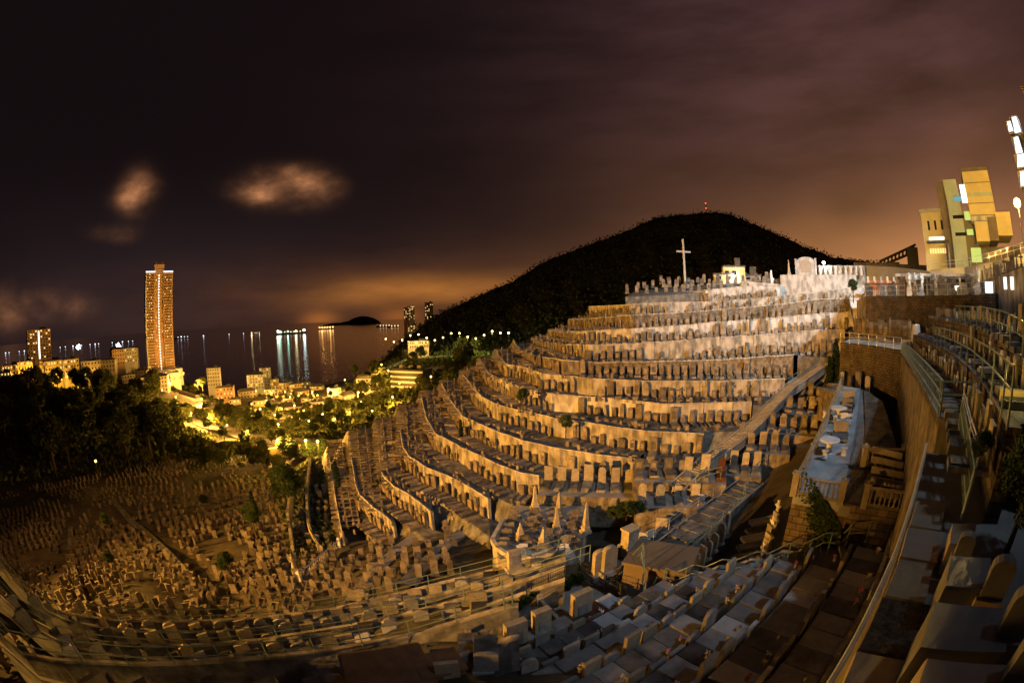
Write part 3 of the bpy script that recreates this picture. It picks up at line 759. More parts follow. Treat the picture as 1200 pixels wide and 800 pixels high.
for i, (a, b, D2) in enumerate(R2):
    A_, B_ = atD(*a, D2), atD(*b, D2); 
    n_, z = platform('%s small stone grave terrace going up on the right of the main stair' % ordn(i), A_, B_, 2.3, .8, 3.2)
    siterow(A_, B_, n_, z, 1.05, 'on the %s small terrace right of the stair' % ordn(i), 'headstones right of the main stair', pis=[0, 0, 6, 2, 8, 5], prio=1.4)
A_, B_ = atD(985, 456, 43), atD(1016, 458, 40); n_, z = platform('grave terrace at the far end of the balustraded plot', A_, B_, 2.6, .8, 3)
siterow(A_, B_, n_, z, 1.1, 'at the far end of the balustraded plot', 'headstones right of the main stair', pis=[0, 6, 2], prio=1.4)
# main stair
MSP = [(792, 572, 33), (826, 541, 36.5), (860, 517, 40), (886, 495, 43.5), (905, 474, 47), (925, 454, 51), (950, 438, 55), (972, 422, 60), (992, 404, 66), (1002, 386, 70)]
stairs('stone_stairs', 'long stone stair climbing beside the right ends of the hill terraces', [atD(*p) for p in MSP], 1.35, 'path')
fence('stair_railing', 'green railing along the upper flight of the long stone stair', [atD(p[0]-6, p[1]-8, p[2]) for p in MSP[5:]], rails=(0, .45), r=.03)
stairs('stone_stairs', 'pale stair ramp rising beside the dark stone wall to the hilltop', [atD(1014, 396, 56), atD(1008, 372, 60), atD(1004, 352, 66), atD(1008, 334, 74)], 2.2, 'wall_pale')
# lower walkway and its railings
WL = [(745, 652, 23.5), (775, 628, 26), (812, 598, 29.5), (845, 578, 32.5), (872, 562, 35)]
WR = [(790, 662, 23), (822, 636, 25), (850, 610, 28.5), (872, 586, 32), (890, 566, 35)]
b = MB(); A_ = [atD(*p) for p in WL]; B_ = [atD(*p) for p in WR]
for u, v in zip(A_, B_): u.z = v.z = (u.z+v.z)/2
stairs('walkway_steps', 'broad shallow stepped walkway sloping down towards the zigzag railing', [(u+v)/2 for u, v in zip(A_, B_)][::-1]+[atD(748, 690, 20.5)], 2.1, 'terrace', step=1.0, cat='walkway')
fence('walkway_railing', 'pale railing on the left edge of the lower walkway', [p+Vector((0, 0, .95)) for p in A_[:4]], rails=(0, .3), m='steelbright', h=.95)
fence('walkway_railing', 'green railing climbing beside the dark gully', [atD(*p) for p in [(873, 566, 32.5), (880, 550, 35), (897, 535, 37.5), (930, 504, 44), (958, 474, 51), (975, 452, 56)]], rails=(0, .4))
fence('walkway_railing', 'green mesh railing on the right edge of the lower walkway', [p+Vector((0, 0, .95)) for p in B_[:4]], rails=(0, .4), h=.95, mesh=.25)
cv = [atD(812+ (845-812)*0+ x, y, 33) for x, y in [(0, 572), (-1, 562), (8, 555), (20, 550), (34, 547)]]
fence('curved_railing', 'small curved handrail at the turn of the lower walkway', cv, rails=(0, .4), post=1.2)

# the balustraded plot
zf = -8.0
FL, FM, FM2, FR = atz(930, 578, -8), atz(985, 588, -8), atz(1012, 592, -8), atz(1068, 600, -8)
BL, BM, BM2, BR = atz(986, 452, -6), atz(1008, 455, -6), atz(1012, 456, -6), atz(1034, 470, -6.2)
slabpoly('plot_floor', [FL, FM, BM, BL], .5, 'tile', kind='structure')
slabpoly('plot_floor', [FM2, FR, BR, BM2], .5, 'terrace', kind='structure')
slabpoly('plot_floor', [FM-Vector((0, 0, .15)), FM2-Vector((0, 0, .15)), BM2-Vector((0, 0, .15)), BM-Vector((0, 0, .15))], .5, 'path', kind='structure')
bw = MB()
for (p, q) in ((FL, FR), (BL, FL)):
    bw.strip([p+Vector((0, 0, -5.2)), q+Vector((0, 0, -5.2))], [p+Vector((0, 0, -.02)), q+Vector((0, 0, -.02))])
bw.build('stone_block_wall', M['ashlar'], label='brown stone block wall below the balustraded plot, with a dark creeper on it', cat='stone wall')
balustrade(FL, FM, 'buff stone balustrade at the front of the pale tiled plot', piers=(1, 1))
balustrade(FM2, FR, 'buff stone balustrade to the right of the plot gateway', piers=(1, 1))
balustrade(FL+(BL-FL)*.02, BL, 'long pale balustrade along the left side of the tiled plot', gap=.35, piers=(0, 1))
balustrade(FM2+(BR-FM2)*.28+Vector((-.6, .3, 0)), FR+(BR-FR)*.30, 'short stone balustrade behind the stepped graves', piers=(1, 1))
dirv = (BR-FR)
for i in range(5):
    p0 = FM2+(BM2-FM2)*(.06+.045*i)+Vector((0, 0, .16*i)); p1 = FR+(BR-FR)*(.06+.045*i)+Vector((0, 0, .16*i))
    t = (p1-p0).normalized(); q = MB(); c = (p0+p1)/2; L_ = (p1-p0).length*.78
    root = thing('family_tomb', '%s of the five kerbed family tombs stepping up behind the right balustrade' % ordn(i), 'tomb', c, math.atan2(t.y, t.x), 'kerbed family tombs')
    q.box((0, 0, 0), (L_, .16, .34)); q.build('kerb', M['buffstone'], root)
    q = MB(); q.box((0, .5, 0), (L_-.1, .8, .2)); q.build('ledger', M['darkstone'], root)
    for xx in (-.25*L_, .1*L_, .3*L_):
        v = bpy.data.objects.new('flower_vase', VASE); C.objects.link(v); v.parent = root; v.location = (xx, .3, .2)
def stone_table(p, lab):
    t = thing('stone_table', lab, 'table', p, .4, 'round stone tables')
    b = MB(); b.lathe((0, 0, 0), [(.28, 0), (.2, .1), (.18, .55), (.3, .68)], 10); b.build('pedestal', M['marble'], t)
    b = MB(); b.lathe((0, 0, .68), [(.62, 0), (.66, .03), (.66, .09), (.62, .12)], 16); b.build('tabletop', M['marble'], t)
    for i in range(4):
        a = i*math.pi/2+.6
        b = MB(); b.lathe((0, 0, 0), [(.2, 0), (.15, .12), (.15, .3), (.22, .42)], 10)
        o = b.build('stone_stool', M['marble'], label='%s round stone stool set around the %s' % (ordn(i), lab.split('round ')[-1]), cat='stool', group='stools around the stone tables'); o.location = Vector(p)+Vector((math.cos(a)*1.0, math.sin(a)*1.0, 0))
for (x, y, lab) in ((970, 533, 'pale round stone table nearer the front balustrade'), (980, 503, 'pale round stone table farther from the front balustrade')):
    p = atz(x, y, -7.6); u = ((Vector((p.x, p.y))-FL.xy).dot((BL-FL).xy))/((BL-FL).xy.length_squared); p.z = -8+2*u; stone_table(p, lab)
p = atz(982, 480, -7); u = ((Vector((p.x, p.y))-FL.xy).dot((BL-FL).xy))/((BL-FL).xy.length_squared)
for i in range(6):
    c = FL.lerp(BL, .42+.07*i).lerp(FM.lerp(BM, .42+.07*i), .55)
    site(Vector((c.x, c.y, c.z)), Vector((-.7, -.7, 0)), 'inside the tiled plot behind the tables', i, 'tombs in the tiled plot', pi=rnd.choice([3, 6, 11]), sc=(1.3, .7, .5), prio=1.4)
# iron gate in the gap
fence('iron_gate', 'small black iron gate between the two stone balustrades', [FM+Vector((.1, -.12, .9)), FM2+Vector((-.1, .12, .9))], h=.85, rails=(0, .8), r=.02, post=.4, m='iron', cat='gate')

# gully graves in front of the stone wall
for i in range(7):
    p = atD(912-3*i, 592+9*i, 26.5-1.2*i); p.z = min(p.z, zg(p.x, p.y)+.3)
    site(p, Vector((-.95, .1, 0)).normalized(), 'in the dark gully left of the stone block wall', i, 'gully graves', pi=rnd.choice([0, 1, 2, 7]), sc=(.9, 1.0, 1.0), prio=1.4)
for i in range(6):
    p = atD(856-8*i, 596+12*i, 26.5-1.1*i); p.z = min(p.z, zg(p.x, p.y)+.5)
    site(p, Vector((-.9, -.3, 0)).normalized(), 'along the lower walkway', i, 'gully graves', pi=rnd.choice([0, 2, 5, 10]), sc=(.9, .8, 1.0), prio=1.4)

# ------------------------------------------------------------------ rounded promontory plot
PP = [atz(x, y, -16.6) for x, y in [(577, 636), (583, 646), (600, 656), (622, 657), (640, 650), (686, 628), (690, 592), (604, 592), (590, 612)]]
slabpoly('promontory_wall', PP, 4.2, 'path', 'wall', label='ochre rounded retaining wall carrying the small plot of spires at the hill foot', cat='retaining wall')
pw = MB(); 
for i in (8, 0, 1, 2, 3): 
    a_, b_ = PP[i], PP[(i+1) % 9]; c_ = (a_+b_)/2; v = b_-a_; pw.box((c_.x, c_.y, -16.6), (v.length+.1, .28, .45), math.atan2(v.y, v.x))
pw.build('parapet_kerb', M['wall_pale'], label='pale kerb along the rim of the rounded plot', cat='kerb')
def spire(p, h, lab, w=.42, m='buffstone'):
    t = thing('spire_monument', lab, 'monument', p, rnd.uniform(0, 1), 'pointed monuments')
    b = MB(); b.box((0, 0, 0), (w*1.7, w*1.7, .25)); b.box((0, 0, .25), (w*1.25, w*1.25, .35)); b.build('plinth', M[m], t)
    b = MB(); b.box((0, 0, .6), (w, w, h-.6), taper=.35); b.box((0, 0, h), (w*.35, w*.35, .25), taper=.05); b.build('shaft', M[m], t)
    return t
for (x, y, h, lab) in ((627, 596, 2.1, 'tall tapering spire at the back left of the rounded plot'), (655, 600, 1.8, 'tall tapering spire in the middle of the rounded plot'), (652, 622, 1.9, 'slender spire in front of the middle spire'), (686, 624, 2.5, 'tallest pointed spire at the right edge of the rounded plot'), (610, 632, 1.3, 'short pale spire near the rim of the rounded plot'), (637, 637, 1.3, 'short spire near the front of the rounded plot')):
    spire(atz(x, y, -16.6), h, lab)
for c in range(4):
    for r_ in range(6):
        x = 603+22*c-3*r_+ (c*2); y = 603+8.0*r_
        if x < 688: 
            p = atz(x, y, -16.6); site(p, Vector((.25, -.97, 0)).normalized(), 'in the %s column of the rounded plot' % ordn(c), r_, 'slabs in the rounded plot', pi=rnd.choice([1, 11, 4]), sc=(1.2, .7, .45), prio=1.1)
# row of headstones in front of the lower hill wall
A_, B_ = atD(643, 571, 38), atD(737, 560, 37.5); n_, z = platform('row terrace in front of the lower hill wall above the rounded plot', A_, B_, 3.2, .9, 3)
siterow(A_, B_, n_, z, 1.25, 'on the row above the rounded plot', 'headstones above the rounded plot', pis=[0, 0, 6, 2, 4], sc=(1.1, 1.1, 1.15), prio=1.4)
A_, B_ = atD(748, 556, 36.5), atD(800, 548, 37); n_, z = platform('brown terrace left of the foot of the main stair', A_, B_, 2.6, .8, 3)
siterow(A_, B_, n_, z, 1.2, 'just left of the foot of the main stair', 'headstones above the rounded plot', sc=(1.1, 1, .9), prio=1.3)
A_, B_ = atD(752, 586, 32.5), atD(815, 577, 33); n_, z = platform('lower brown terrace between the row and the walkway', A_, B_, 2.2, .8, 3)
siterow(A_, B_, n_, z, 1.15, 'on the brown terrace beside the walkway', 'headstones above the rounded plot', sc=(1, .9, .8), prio=1.3)
fence('path_railing', 'low railing between the stone row and the rounded plot', [atD(x, y, 34.5) for x, y in [(598, 597), (640, 590), (700, 588), (735, 590)]], rails=(0, .4))
# stones and tombs along the left of the lower walkway
for i in range(9):
    u = i/8; p = atD(742+ (835-742)*u-12, 640+(572-640)*u-2, 25+8*u); p.z = min(p.z, zg(p.x, p.y)+1.0)
    site(p, Vector((-.5, -.86, 0)), 'left of the lower walkway', i, 'tombs beside the lower walkway', pi=rnd.choice([0, 3, 6, 11]), sc=(1.1, .9, .8), prio=1.4)
b = MB(); b.box((0, 0, 0), (.9, .7, 2.0)); b.box((0, 0, 2.0), (1.05, .85, .15)); o = b.build('stone_gatepost', M['buffstone'], label='square buff stone pier beside the lower walkway railing', cat='gatepost'); o.location = atD(736, 650, 24.5); o.rotation_euler.z = .5
b = MB(); b.box((0, 0, 0), (3.2, 2.4, 3.4)); b.box((0, 0, 3.4), (3.4, 2.6, .15)); o = b.build('concrete_block', M['roofbrown'], label='dark concrete landing block below the zigzag railing', cat='landing'); o.location = atD(768, 700, 18.5); o.location.z = -15.2; o.rotation_euler.z = -.6

# ------------------------------------------------------------------ zigzag stair and railing above the near graves
ZT = [(1045, 608, 18.6), (1000, 613, 18.2), (990, 624, 18.1), (969, 624, 17.9), (942, 637, 17.6), (925, 636, 17.4), (901, 648, 17.2), (887, 646, 17.0), (862, 656, 16.9), (847, 655, 16.8), (826, 664, 16.8), (814, 661, 16.8), (793, 670, 16.9), (780, 665, 17.0)]
zt = [atD(*p) for p in ZT]
fence('zigzag_railing', 'green railing zigzagging down the stair above the near graves', zt, rails=(0, .5), h=1.05, post=1.05, r=.03)
stairs('stone_stairs', 'dark stair descending leftwards behind the near grave rows', [p-Vector((0, 0, 1.07)) for p in zt[1:]], 1.5, 'path')
fence('landing_railing', 'tall green railing on the dark landing block', [atD(x, y, D) for x, y, D in [(700, 655, 21), (722, 668, 19), (737, 655, 18.5), (754, 636, 18), (757, 700, 15.5), (772, 672, 17.5), (800, 676, 17)]], rails=(0, .5), post=1.3)

# ------------------------------------------------------------------ near grave rows on the right
u_ = Vector((.85, .52, 0)).normalized(); dn = Vector((-.52, .85, 0)).normalized()
o0 = Vector((12.9, 8.0, 0)); NR = 7
rb = MB(); rw = MB()
for r_ in range(NR):
    zr = -8.35-.72*r_; c0 = o0+dn*1.62*r_
    L0, L1 = [-9.5, -9.6, -9.8, -10.2, -10.6, -10.6, -10.6][r_], [0, 0, -.1, -.2, -.4, -1.6, -3.4][r_]
    a_ = c0+u_*L1; b_ = c0+u_*L0
    P = [a_-dn*.25, b_-dn*.25, b_+dn*1.36, a_+dn*1.36]; P = [Vector((p.x, p.y, zr)) for p in P]
    rb.add(P, [(0, 1, 2, 3)]); rb.add([P[2], P[3], P[3]-Vector((0, 0, 2.6)), P[2]-Vector((0, 0, 2.6))], [(3, 2, 1, 0)]); rb.add([P[0], P[3], P[3]-Vector((0, 0, 2)), P[0]-Vector((0, 0, 2))], [(0, 1, 2, 3)]); rb.add([P[1], P[2], P[2]-Vector((0, 0, 2)), P[1]-Vector((0, 0, 2))], [(0, 1, 2, 3)])
    t = L1-.5; i = 0
    while t > L0+.3:
        p = c0+u_*t; p.z = zr
        hp = rnd.choice([2, 2, 3, 0, 1, 3, 2, 5, 9])
        nm = ['nearest the curved steel rail', 'second from the curved steel rail', 'third from the curved steel rail', 'fourth from the curved steel rail', 'fifth from the curved steel rail', 'sixth from the curved steel rail', 'seventh from the curved steel rail', 'eighth from the curved steel rail'][r_]
        hp = rnd.choice([2, 3, 0, 1, 9, 3, 2, 13-1 if False else 5])
        site(p, dn, 'of the near grave row '+nm, i, 'near graves below the curved steel rail', pi=rnd.choice(NEARP[:3]*7+NEARP[3:4]*3+NEARP[4:5]*3+NEARP[5:7]*2+NEARP[7:]), sc=(.88, 1.0, rnd.uniform(.75, 1.2)), prio=4); SITES[-1]['rz'] = math.atan2(dn.y, dn.x)+math.pi/2; 
        SITES[-1]['near'] = True
        t -= .86; i += 1
rb.build('near_grave_terraces', M['path'], kind='structure')

# ------------------------------------------------------------------ two walled family plots, bottom centre
def lowwall(pts, h, label, m='wall', t=.18):
    w = MB()
    for a, b2 in zip(pts, pts[1:]):
        a, b2 = Vector(a), Vector(b2); c = (a+b2)/2; v = b2-a; w.box((c.x, c.y, c.z-.3), (v.length+t, t, h+.3), math.atan2(v.y, v.x))
    for p in (pts[0], pts[-1]): w.box((p[0], p[1], p[2]-.3), (t*1.5, t*1.5, h+.5))
    return w.build('low_wall', M[m], label=label, cat='low wall')
zp = -13.5
q1 = [atz(x, y, zp) for x, y in [(640, 700), (678, 676), (731, 708), (672, 748)]]
slabpoly('plot_floor', q1, .9, 'path', kind='structure')
q2 = [atz(x, y, -13.2) for x, y in [(548, 760), (640, 712), (672, 748), (585, 800)]]
slabpoly('plot_floor', q2, .9, 'terrace', kind='structure')
for (x, y, z, w_, h_, rz, lab) in ((679, 735, -13.5, .95, 2.0, .5, 'tall buff stele standing alone in the right walled plot'), (605, 765, -13.2, .9, 1.7, .5, 'left of two broad steles in the left walled plot'), (634, 752, -13.2, .75, 1.75, .5, 'right of two broad steles in the left walled plot'), (603, 668, -15, .8, 1.3, .4, 'left of a pair of rounded steles behind the patterned fence')):
    t = thing('stele', lab, 'stele', atz(x, y, z), rz)
    b = MB(); b.box((0, 0, 0), (w_*1.3, .6, .22)); b.build('plinth', M['buffstone'], t)
    b = MB(); b.prism([(a, c+.22) for a, c in headprof('flat', w_, h_)], -.16, .16); b.build('shaft', M['buffstone'], t)
    b = MB(); b.box((0, -.18, .6), (w_*.55, .03, h_*.5)); b.build('tablet', M['greystone'], t)
for (x, y, lab) in ((702, 672, 'left rounded-top slab of the pair beyond the patterned fence'), (713, 668, 'right rounded-top slab of the pair beyond the patterned fence')):
    t = thing('stele', lab, 'stele', atD(x, y, 18.0), .4); b = MB(); b.prism(headprof('arched', .75, 1.5), -.14, .14); b.build('shaft', M['buffstone'], t); b = MB(); b.box((0, 0, -.2), (1, .6, .25)); b.build('plinth', M['greystone'], t)
lowwall([atz(633, 714, -13.2), atz(668, 752, -13.2)], .7, 'ochre low wall between the two walled plots')
lowwall([atz(597, 793, -13.2), atz(652, 757, -13.2)], .55, 'buff low wall along the front of the left walled plot')
lowwall([atz(550, 750, -13.2), atz(583, 798, -13.2)], .6, 'ochre low wall at the left side of the left walled plot')
fence('patterned_fence', 'black patterned metal fence on the right of the tall stele plot', [q1[1]+Vector((0, 0, 1.15)), q1[2]+Vector((0, 0, 1.15))], rails=(0, .3, .6, .95), r=.018, post=1.0, m='iron', mesh=.14, cat='fence')
fence('patterned_fence', 'black patterned metal fence behind the row of potted shrubs', [q1[1]+Vector((0, 0, 1.15)), atz(617, 703, -13.5)+Vector((0, 0, 1.15))], rails=(0, .3, .6, .95), r=.018, post=1.0, m='iron', mesh=.14, cat='fence')
b = MB(); b.box((0, 0, 0), (3.0, 2.4, .5)); b.box((0, 0, .5), (2.8, 2.2, .08)); o = b.build('flat_tomb', M['clay'], label='broad flat brown tomb platform at the bottom edge', cat='tomb'); o.location = atz(455, 795, -11.6); o.rotation_euler.z = .45
b = MB(); b.box((0, 0, 0), (1.4, 1.1, .7)); b.box((0, 0, .7), (1.55, 1.25, .1)); o = b.build('box_tomb', M['clay'], label='brown box tomb beside the flat platform at the bottom edge', cat='tomb'); o.location = atz(518, 792, -11.8); o.rotation_euler.z = .5

# ------------------------------------------------------------------ right ledge in the foreground with large slabs
zl = -3.5
outer = [atz(x, y, zl) for x, y in [(952, 850), (985, 800), (1018, 735), (1046, 668), (1064, 610), (1073, 570), (1083, 530)]]
inner = [Vector((p.x, p.y, p.z))+Vector((R_ * .62, -R_ * .78, 0)) for p, R_ in zip(outer, [5.0, 5, 5, 5, 5, 4, 3])]
b = MB(); b.strip(outer, inner); lo = [Vector((p.x, p.y, -9.6)) for p in outer]; b.build('ledge', M['path'], kind='structure')
b = MB(); b.strip([p for p in lo], [p+Vector((0, 0, -.03)) for p in outer]); b.build('retaining_wall', M['wall_rock'], label='high dark retaining wall under the curved steel rail', cat='retaining wall')
topr = [p+Vector((0, 0, 1.0)) for p in outer]
fence('curved_steel_rail', 'bright galvanised double rail curving along the edge of the near ledge', [atz(x, y, -2.45) for x, y in [(950, 850), (972, 800), (1000, 752), (1028, 695), (1052, 640), (1068, 590), (1080, 545), (1086, 520)]], rails=(0, .22, .44), r=.03, post=2.0, h=1.05, m='steelbright')
def quadbox(name, px, z, h, m, label, cat='ledger', grp='large slabs on the near ledge', edge=None):
    P = [atz(x, y, z) for x, y in px]; c = sum(P, Vector())/4; c.z = z-h
    root = thing(name, label, cat, c, 0, grp)
    P = [p-c for p in P]
    area = sum(P[i].x*P[(i+1) % 4].y-P[(i+1) % 4].x*P[i].y for i in range(4))
    if area < 0: P = P[::-1]
    b = MB(); cc = Vector((0, 0, h)); T_ = [p.lerp(cc, .02) for p in P]; B_ = [Vector((p.x, p.y, 0)) for p in P]; S_ = [Vector((p.x, p.y, h-.05)) for p in P]
    b.add(T_+S_+B_, [(0, 1, 2, 3)]+[(4+i, 4+(i+1) % 4, (i+1) % 4, i) for i in range(4)]+[(8+i, 8+(i+1) % 4, 4+(i+1) % 4, 4+i) for i in range(4)])
    b.build('stone_top', M[m], root)
    if edge:
        b = MB()
        for i in range(4):
            a_, b_ = T_[i], T_[(i+1) % 4]; b.tube([a_+Vector((0, 0, .01)), b_+Vector((0, 0, .01))], .035, 4)
        b.build('border', M[edge], root)
    return root
quadbox('ledger_slab', [(1074, 586), (1109, 589), (1102, 621), (1066, 615)], -3.36, .16, 'ochretile', 'farthest ochre slab on the near ledge, crossed by twig shadows')
quadbox('ledger_slab', [(1064, 617), (1108, 623), (1098, 659), (1055, 651)], -3.34, .18, 'buffflat', 'smooth pinkish slab second along the near ledge')
quadbox('ledger_slab', [(1054, 654), (1095, 660), (1084, 706), (1036, 697)], -3.38, .14, 'ochretile', 'ochre slab of three panels, third along the near ledge')
quadbox('ledger_slab', [(1034, 699), (1091, 708), (1072, 772), (1006, 759)], -3.36, .16, 'earthy', 'rough dark earthy bed fourth along the near ledge', cat='grave bed')
quadbox('ledger_slab', [(1004, 762), (1069, 774), (1056, 812), (985, 806)], -3.36, .16, 'ochretile', 'nearest ochre slab at the bottom of the ledge')
quadbox('box_tomb', [(1116, 613), (1145, 614), (1138, 640), (1113, 636)], -2.95, .5, 'buffflat', 'small buff box tomb farthest along the ledge', cat='tomb')
quadbox('box_tomb', [(1114, 650), (1162, 653), (1160, 690), (1108, 686)], -2.75, .7, 'greyflat', 'grey box tomb with carved figures on its end', cat='tomb')
quadbox('box_tomb', [(1095, 704), (1178, 712), (1180, 764), (1078, 758)], -2.75, .75, 'greyflat', 'largest grey box tomb on the near ledge', cat='tomb')
quadbox('box_tomb', [(1086, 770), (1185, 778), (1190, 830), (1066, 826)], -2.75, .75, 'buffflat', 'box tomb cut off by the bottom edge of the photo', cat='tomb')
for (x, y, z, w_, h_, lab) in ((1128, 648, -2.95, .3, .4, 'small rounded stone at the head of the small box tomb'), (1165, 690, -2.75, .4, .5, 'grey headstone at the head of the carved box tomb'), (1187, 735, -2.7, .45, .55, 'dark headstone at the head of the largest box tomb'), (1192, 790, -2.7, .4, .5, 'dark headstone at the bottom right corner')):
    t = thing('headstone', lab, 'headstone', atz(x, y, z)+Vector((0, 0, -.1)), -1.1); b = MB(); b.prism(headprof('arched', w_, h_), -.09, .09); b.build('stone', M['greyflat'], t); b = MB(); b.box((0, 0, -.3), (w_*1.25, .32, .32)); b.build('plinth', M['buffflat'], t)
# upper tier behind the ledge
up = [atz(x, y, -2.4) for x, y in [(1120, 560), (1160, 600), (1185, 660), (1200, 740)]]
def wallstrip(name, top, zlo, m, label, th=.35, away=None, cap=True, cat='retaining wall', group=None):
    """top: polyline of the upper edge; wall drops to zlo"""
    P = [Vector(p) for p in top]; b = MB()
    bk = []
    for i, p in enumerate(P):
        t = (P[min(i+1, len(P)-1)]-P[max(0, i-1)]); t.z = 0; t.normalize(); n_ = Vector((t.y, -t.x, 0))
        if n_.dot(Vector((p.x, p.y, 0))) < 0: n_ = -n_
        bk.append(p+n_*th)
    Z_ = [zlo]*len(P) if not isinstance(zlo, (list, tuple)) else zlo
    lo_ = [Vector((p.x, p.y, z)) for p, z in zip(P, Z_)]; lb = [Vector((p.x, p.y, z)) for p, z in zip(bk, Z_)]
    b.strip(lo_, P); b.strip(P, bk); b.strip(bk, lb); b.add([lo_[0], P[0], bk[0], lb[0]], [(0, 1, 2, 3)]); b.add([lo_[-1], P[-1], bk[-1], lb[-1]], [(3, 2, 1, 0)])
    o = b.build(name, M[m], label=label, cat=cat, group=group); return o, bk

# ------------------------------------------------------------------ right side: long walls running away
W1o = [(1056, 414, 38), (1064, 424, 30), (1076, 444, 21), (1088, 465, 16.2), (1101, 490, 13.0)]
W1 = [atD(*p) for p in W1o]
wallstrip('retaining_wall', W1, -9.6, 'wall_rock', 'long dark retaining wall running away below the green mesh walkway')
W1e = [W1[-1], atD(1137, 492, 13.0)]; wallstrip('retaining_wall', W1e, -6.5, 'wall', 'brown end wall facing the camera below the mesh walkway')
W2o = [(1070, 392, 42), (1094, 402, 30), (1118, 416, 21), (1137, 432, 16), (1160, 462, 11.5), (1180, 500, 8.5)]
W2 = [atD(*p) for p in W2o]
b = MB(); n5 = 5; f1 = W1; f2 = [Vector((q.x, q.y, p.z)) for p, q in zip(W1, W2)]; b.strip(f1, f2); b.strip(f1, [p-Vector((0, 0, .3)) for p in f1]); b.build('walkway', M['path'], kind='structure')
wallstrip('retaining_wall', [p+Vector((0, 0, .0)) for p in W2], -4.8, 'brick', 'tall brown wall behind the mesh walkway', th=.4)
fence('mesh_railing', 'green mesh railing running away along the walkway edge', [p+Vector((0, 0, 1.0)) for p in W1], rails=(0, .35, .7), h=1.0, mesh=.16)
fence('mesh_railing', 'green railing across the near end of the mesh walkway', [p+Vector((0, 0, 1.0)) for p in W1e], rails=(0, .35, .7), h=1.0)
W3o = [(1088, 372, 44), (1120, 378, 30), (1152, 388, 21), (1178, 404, 16), (1206, 432, 12.5), (1230, 470, 10)]
W3 = [atD(*p) for p in W3o]
f2 = [Vector((q.x, q.y, p.z)) for p, q in zip(W2, W3)]; b = MB(); b.strip(W2, f2); b.build('upper_walkway', M['terrace'], kind='structure')
wallstrip('retaining_wall', W3, -4.0, 'brick', 'uppermost brown wall at the right edge', th=.4)
b = MB(); back3 = [p+Vector((p.x, p.y, 0)).normalized().cross(Vector((0, 0, 1)))*9 for p in W3]; b.strip(W3, back3); b.build('upper_ground', M['terrace'], kind='structure')
fence('stair_railing', 'bright twin handrail descending on the right beside a dark stair', [atD(x, y, D) for x, y, D in [(1130, 460, 12), (1138, 490, 10.3), (1149, 525, 8.6)]], rails=(0, .12), r=.022, m='steelbright')
fence('mesh_railing', 'green mesh panel railing beside the bright handrail', [atD(x, y, D) for x, y, D in [(1128, 468, 11.6), (1134, 500, 10), (1143, 550, 7.8)]], rails=(0, .3, .6), h=.9, mesh=.1)
fence('walkway_railing', 'green railing on the second walkway at the right edge', [p+Vector((0, 0, 1.0)) for p in W2[1:]], rails=(0, .4), r=.025)
fence('walkway_railing', 'green railing on the uppermost wall at the right edge', [p+Vector((0, 0, 1.0)) for p in W3[1:]], rails=(0, .4), r=.025)
def alongwall(Wl, k, row, sp, off_, pis=None, sc=None, zz=None):
    n = 0
    for a, b2 in zip(Wl, Wl[1:]):
        v = b2-a; L_ = v.length; m_ = int(L_/sp); t = Vector((v.x, v.y, 0)).normalized(); n_ = Vector((t.y, -t.x, 0))
        if n_.dot(Vector((a.x, a.y, 0))) > 0: n_ = -n_
        for i in range(m_):
            p = a+v*((i+.5)/m_)+n_*off_
            if zz is not None: p.z = zz(p)
            site(p, n_, row, n, 'tombs on the right-hand walkways', pi=rnd.choice(pis) if pis else None, sc=sc or (.8, .5, rnd.uniform(.4, .75)), prio=1.3); n += 1
alongwall(W2, 0, 'against the brown wall on the mesh walkway', 1.0, .25, zz=lambda p: float(np.interp(math.hypot(p.x, p.y), [13, 16.2, 21, 30, 38], [W1[4].z, W1[3].z, W1[2].z, W1[1].z, W1[0].z])), pis=[0, 1, 3, 6, 7])
alongwall(W3, 0, 'against the uppermost wall at the right', 1.1, .3, zz=lambda p: float(np.interp(math.hypot(p.x, p.y), [8.5, 11.5, 16, 21, 30, 42], [W2[5].z, W2[4].z, W2[3].z, W2[2].z, W2[1].z, W2[0].z])))
alongwall(W3, 0, 'on top of the uppermost wall at the right', .9, -.9)

# dark stone wall, its lower platform and the plateau of statues
BW = [atD(1014, 347, 52), atD(1060, 346, 50), (atD(1110, 346, 47)), atD(1166, 346, 43)]
zB = [p.z for p in BW]; zb = sum(zB)/4
for p in BW: p.z = zb
wallstrip('retaining_wall', BW, -3.6, 'brick', 'broad dark block wall below the plateau of statues', th=.5)
wallstrip('retaining_wall', [atD(1004, 352, 57), Vector((BW[0].x, BW[0].y, zb))], -3.6, 'wall', 'warm lit bevelled end of the broad dark block wall', th=.4)
back = [p*1.55 for p in BW]; 
for p in back: p.z = zb
b = MB(); b.strip(BW, back); b.strip(back, [p+Vector((0, 0, -4)) for p in back]); b.build('plateau', M['path'], kind='structure')
fence('plateau_railing', 'grey railing along the top of the broad dark wall', [p+Vector((0, 0, 1.1)) for p in BW], rails=(0, .5), m='steelbright', r=.03, post=1.5)
LW = [atD(985, 402, 45), atD(1020, 405, 42), atD(1056, 409, 38)]
for p in LW: p.z = LW[1].z
wallstrip('retaining_wall', LW, -9, 'brick', 'lower dark stone wall with a pale platform on top', th=.5)
lb_ = [atD(1000, 380, 54), atD(1035, 386, 51), atD(1075, 392, 46)]
for p in lb_: p.z = LW[0].z
b = MB(); b.strip(LW, lb_); b.build('platform_floor', M['tile'], kind='structure')
fence('platform_railing', 'pale railing along the edge of the white platform', [p+Vector((0, 0, 1.0)) for p in LW], rails=(0, .45), m='steelbright', post=1.4)
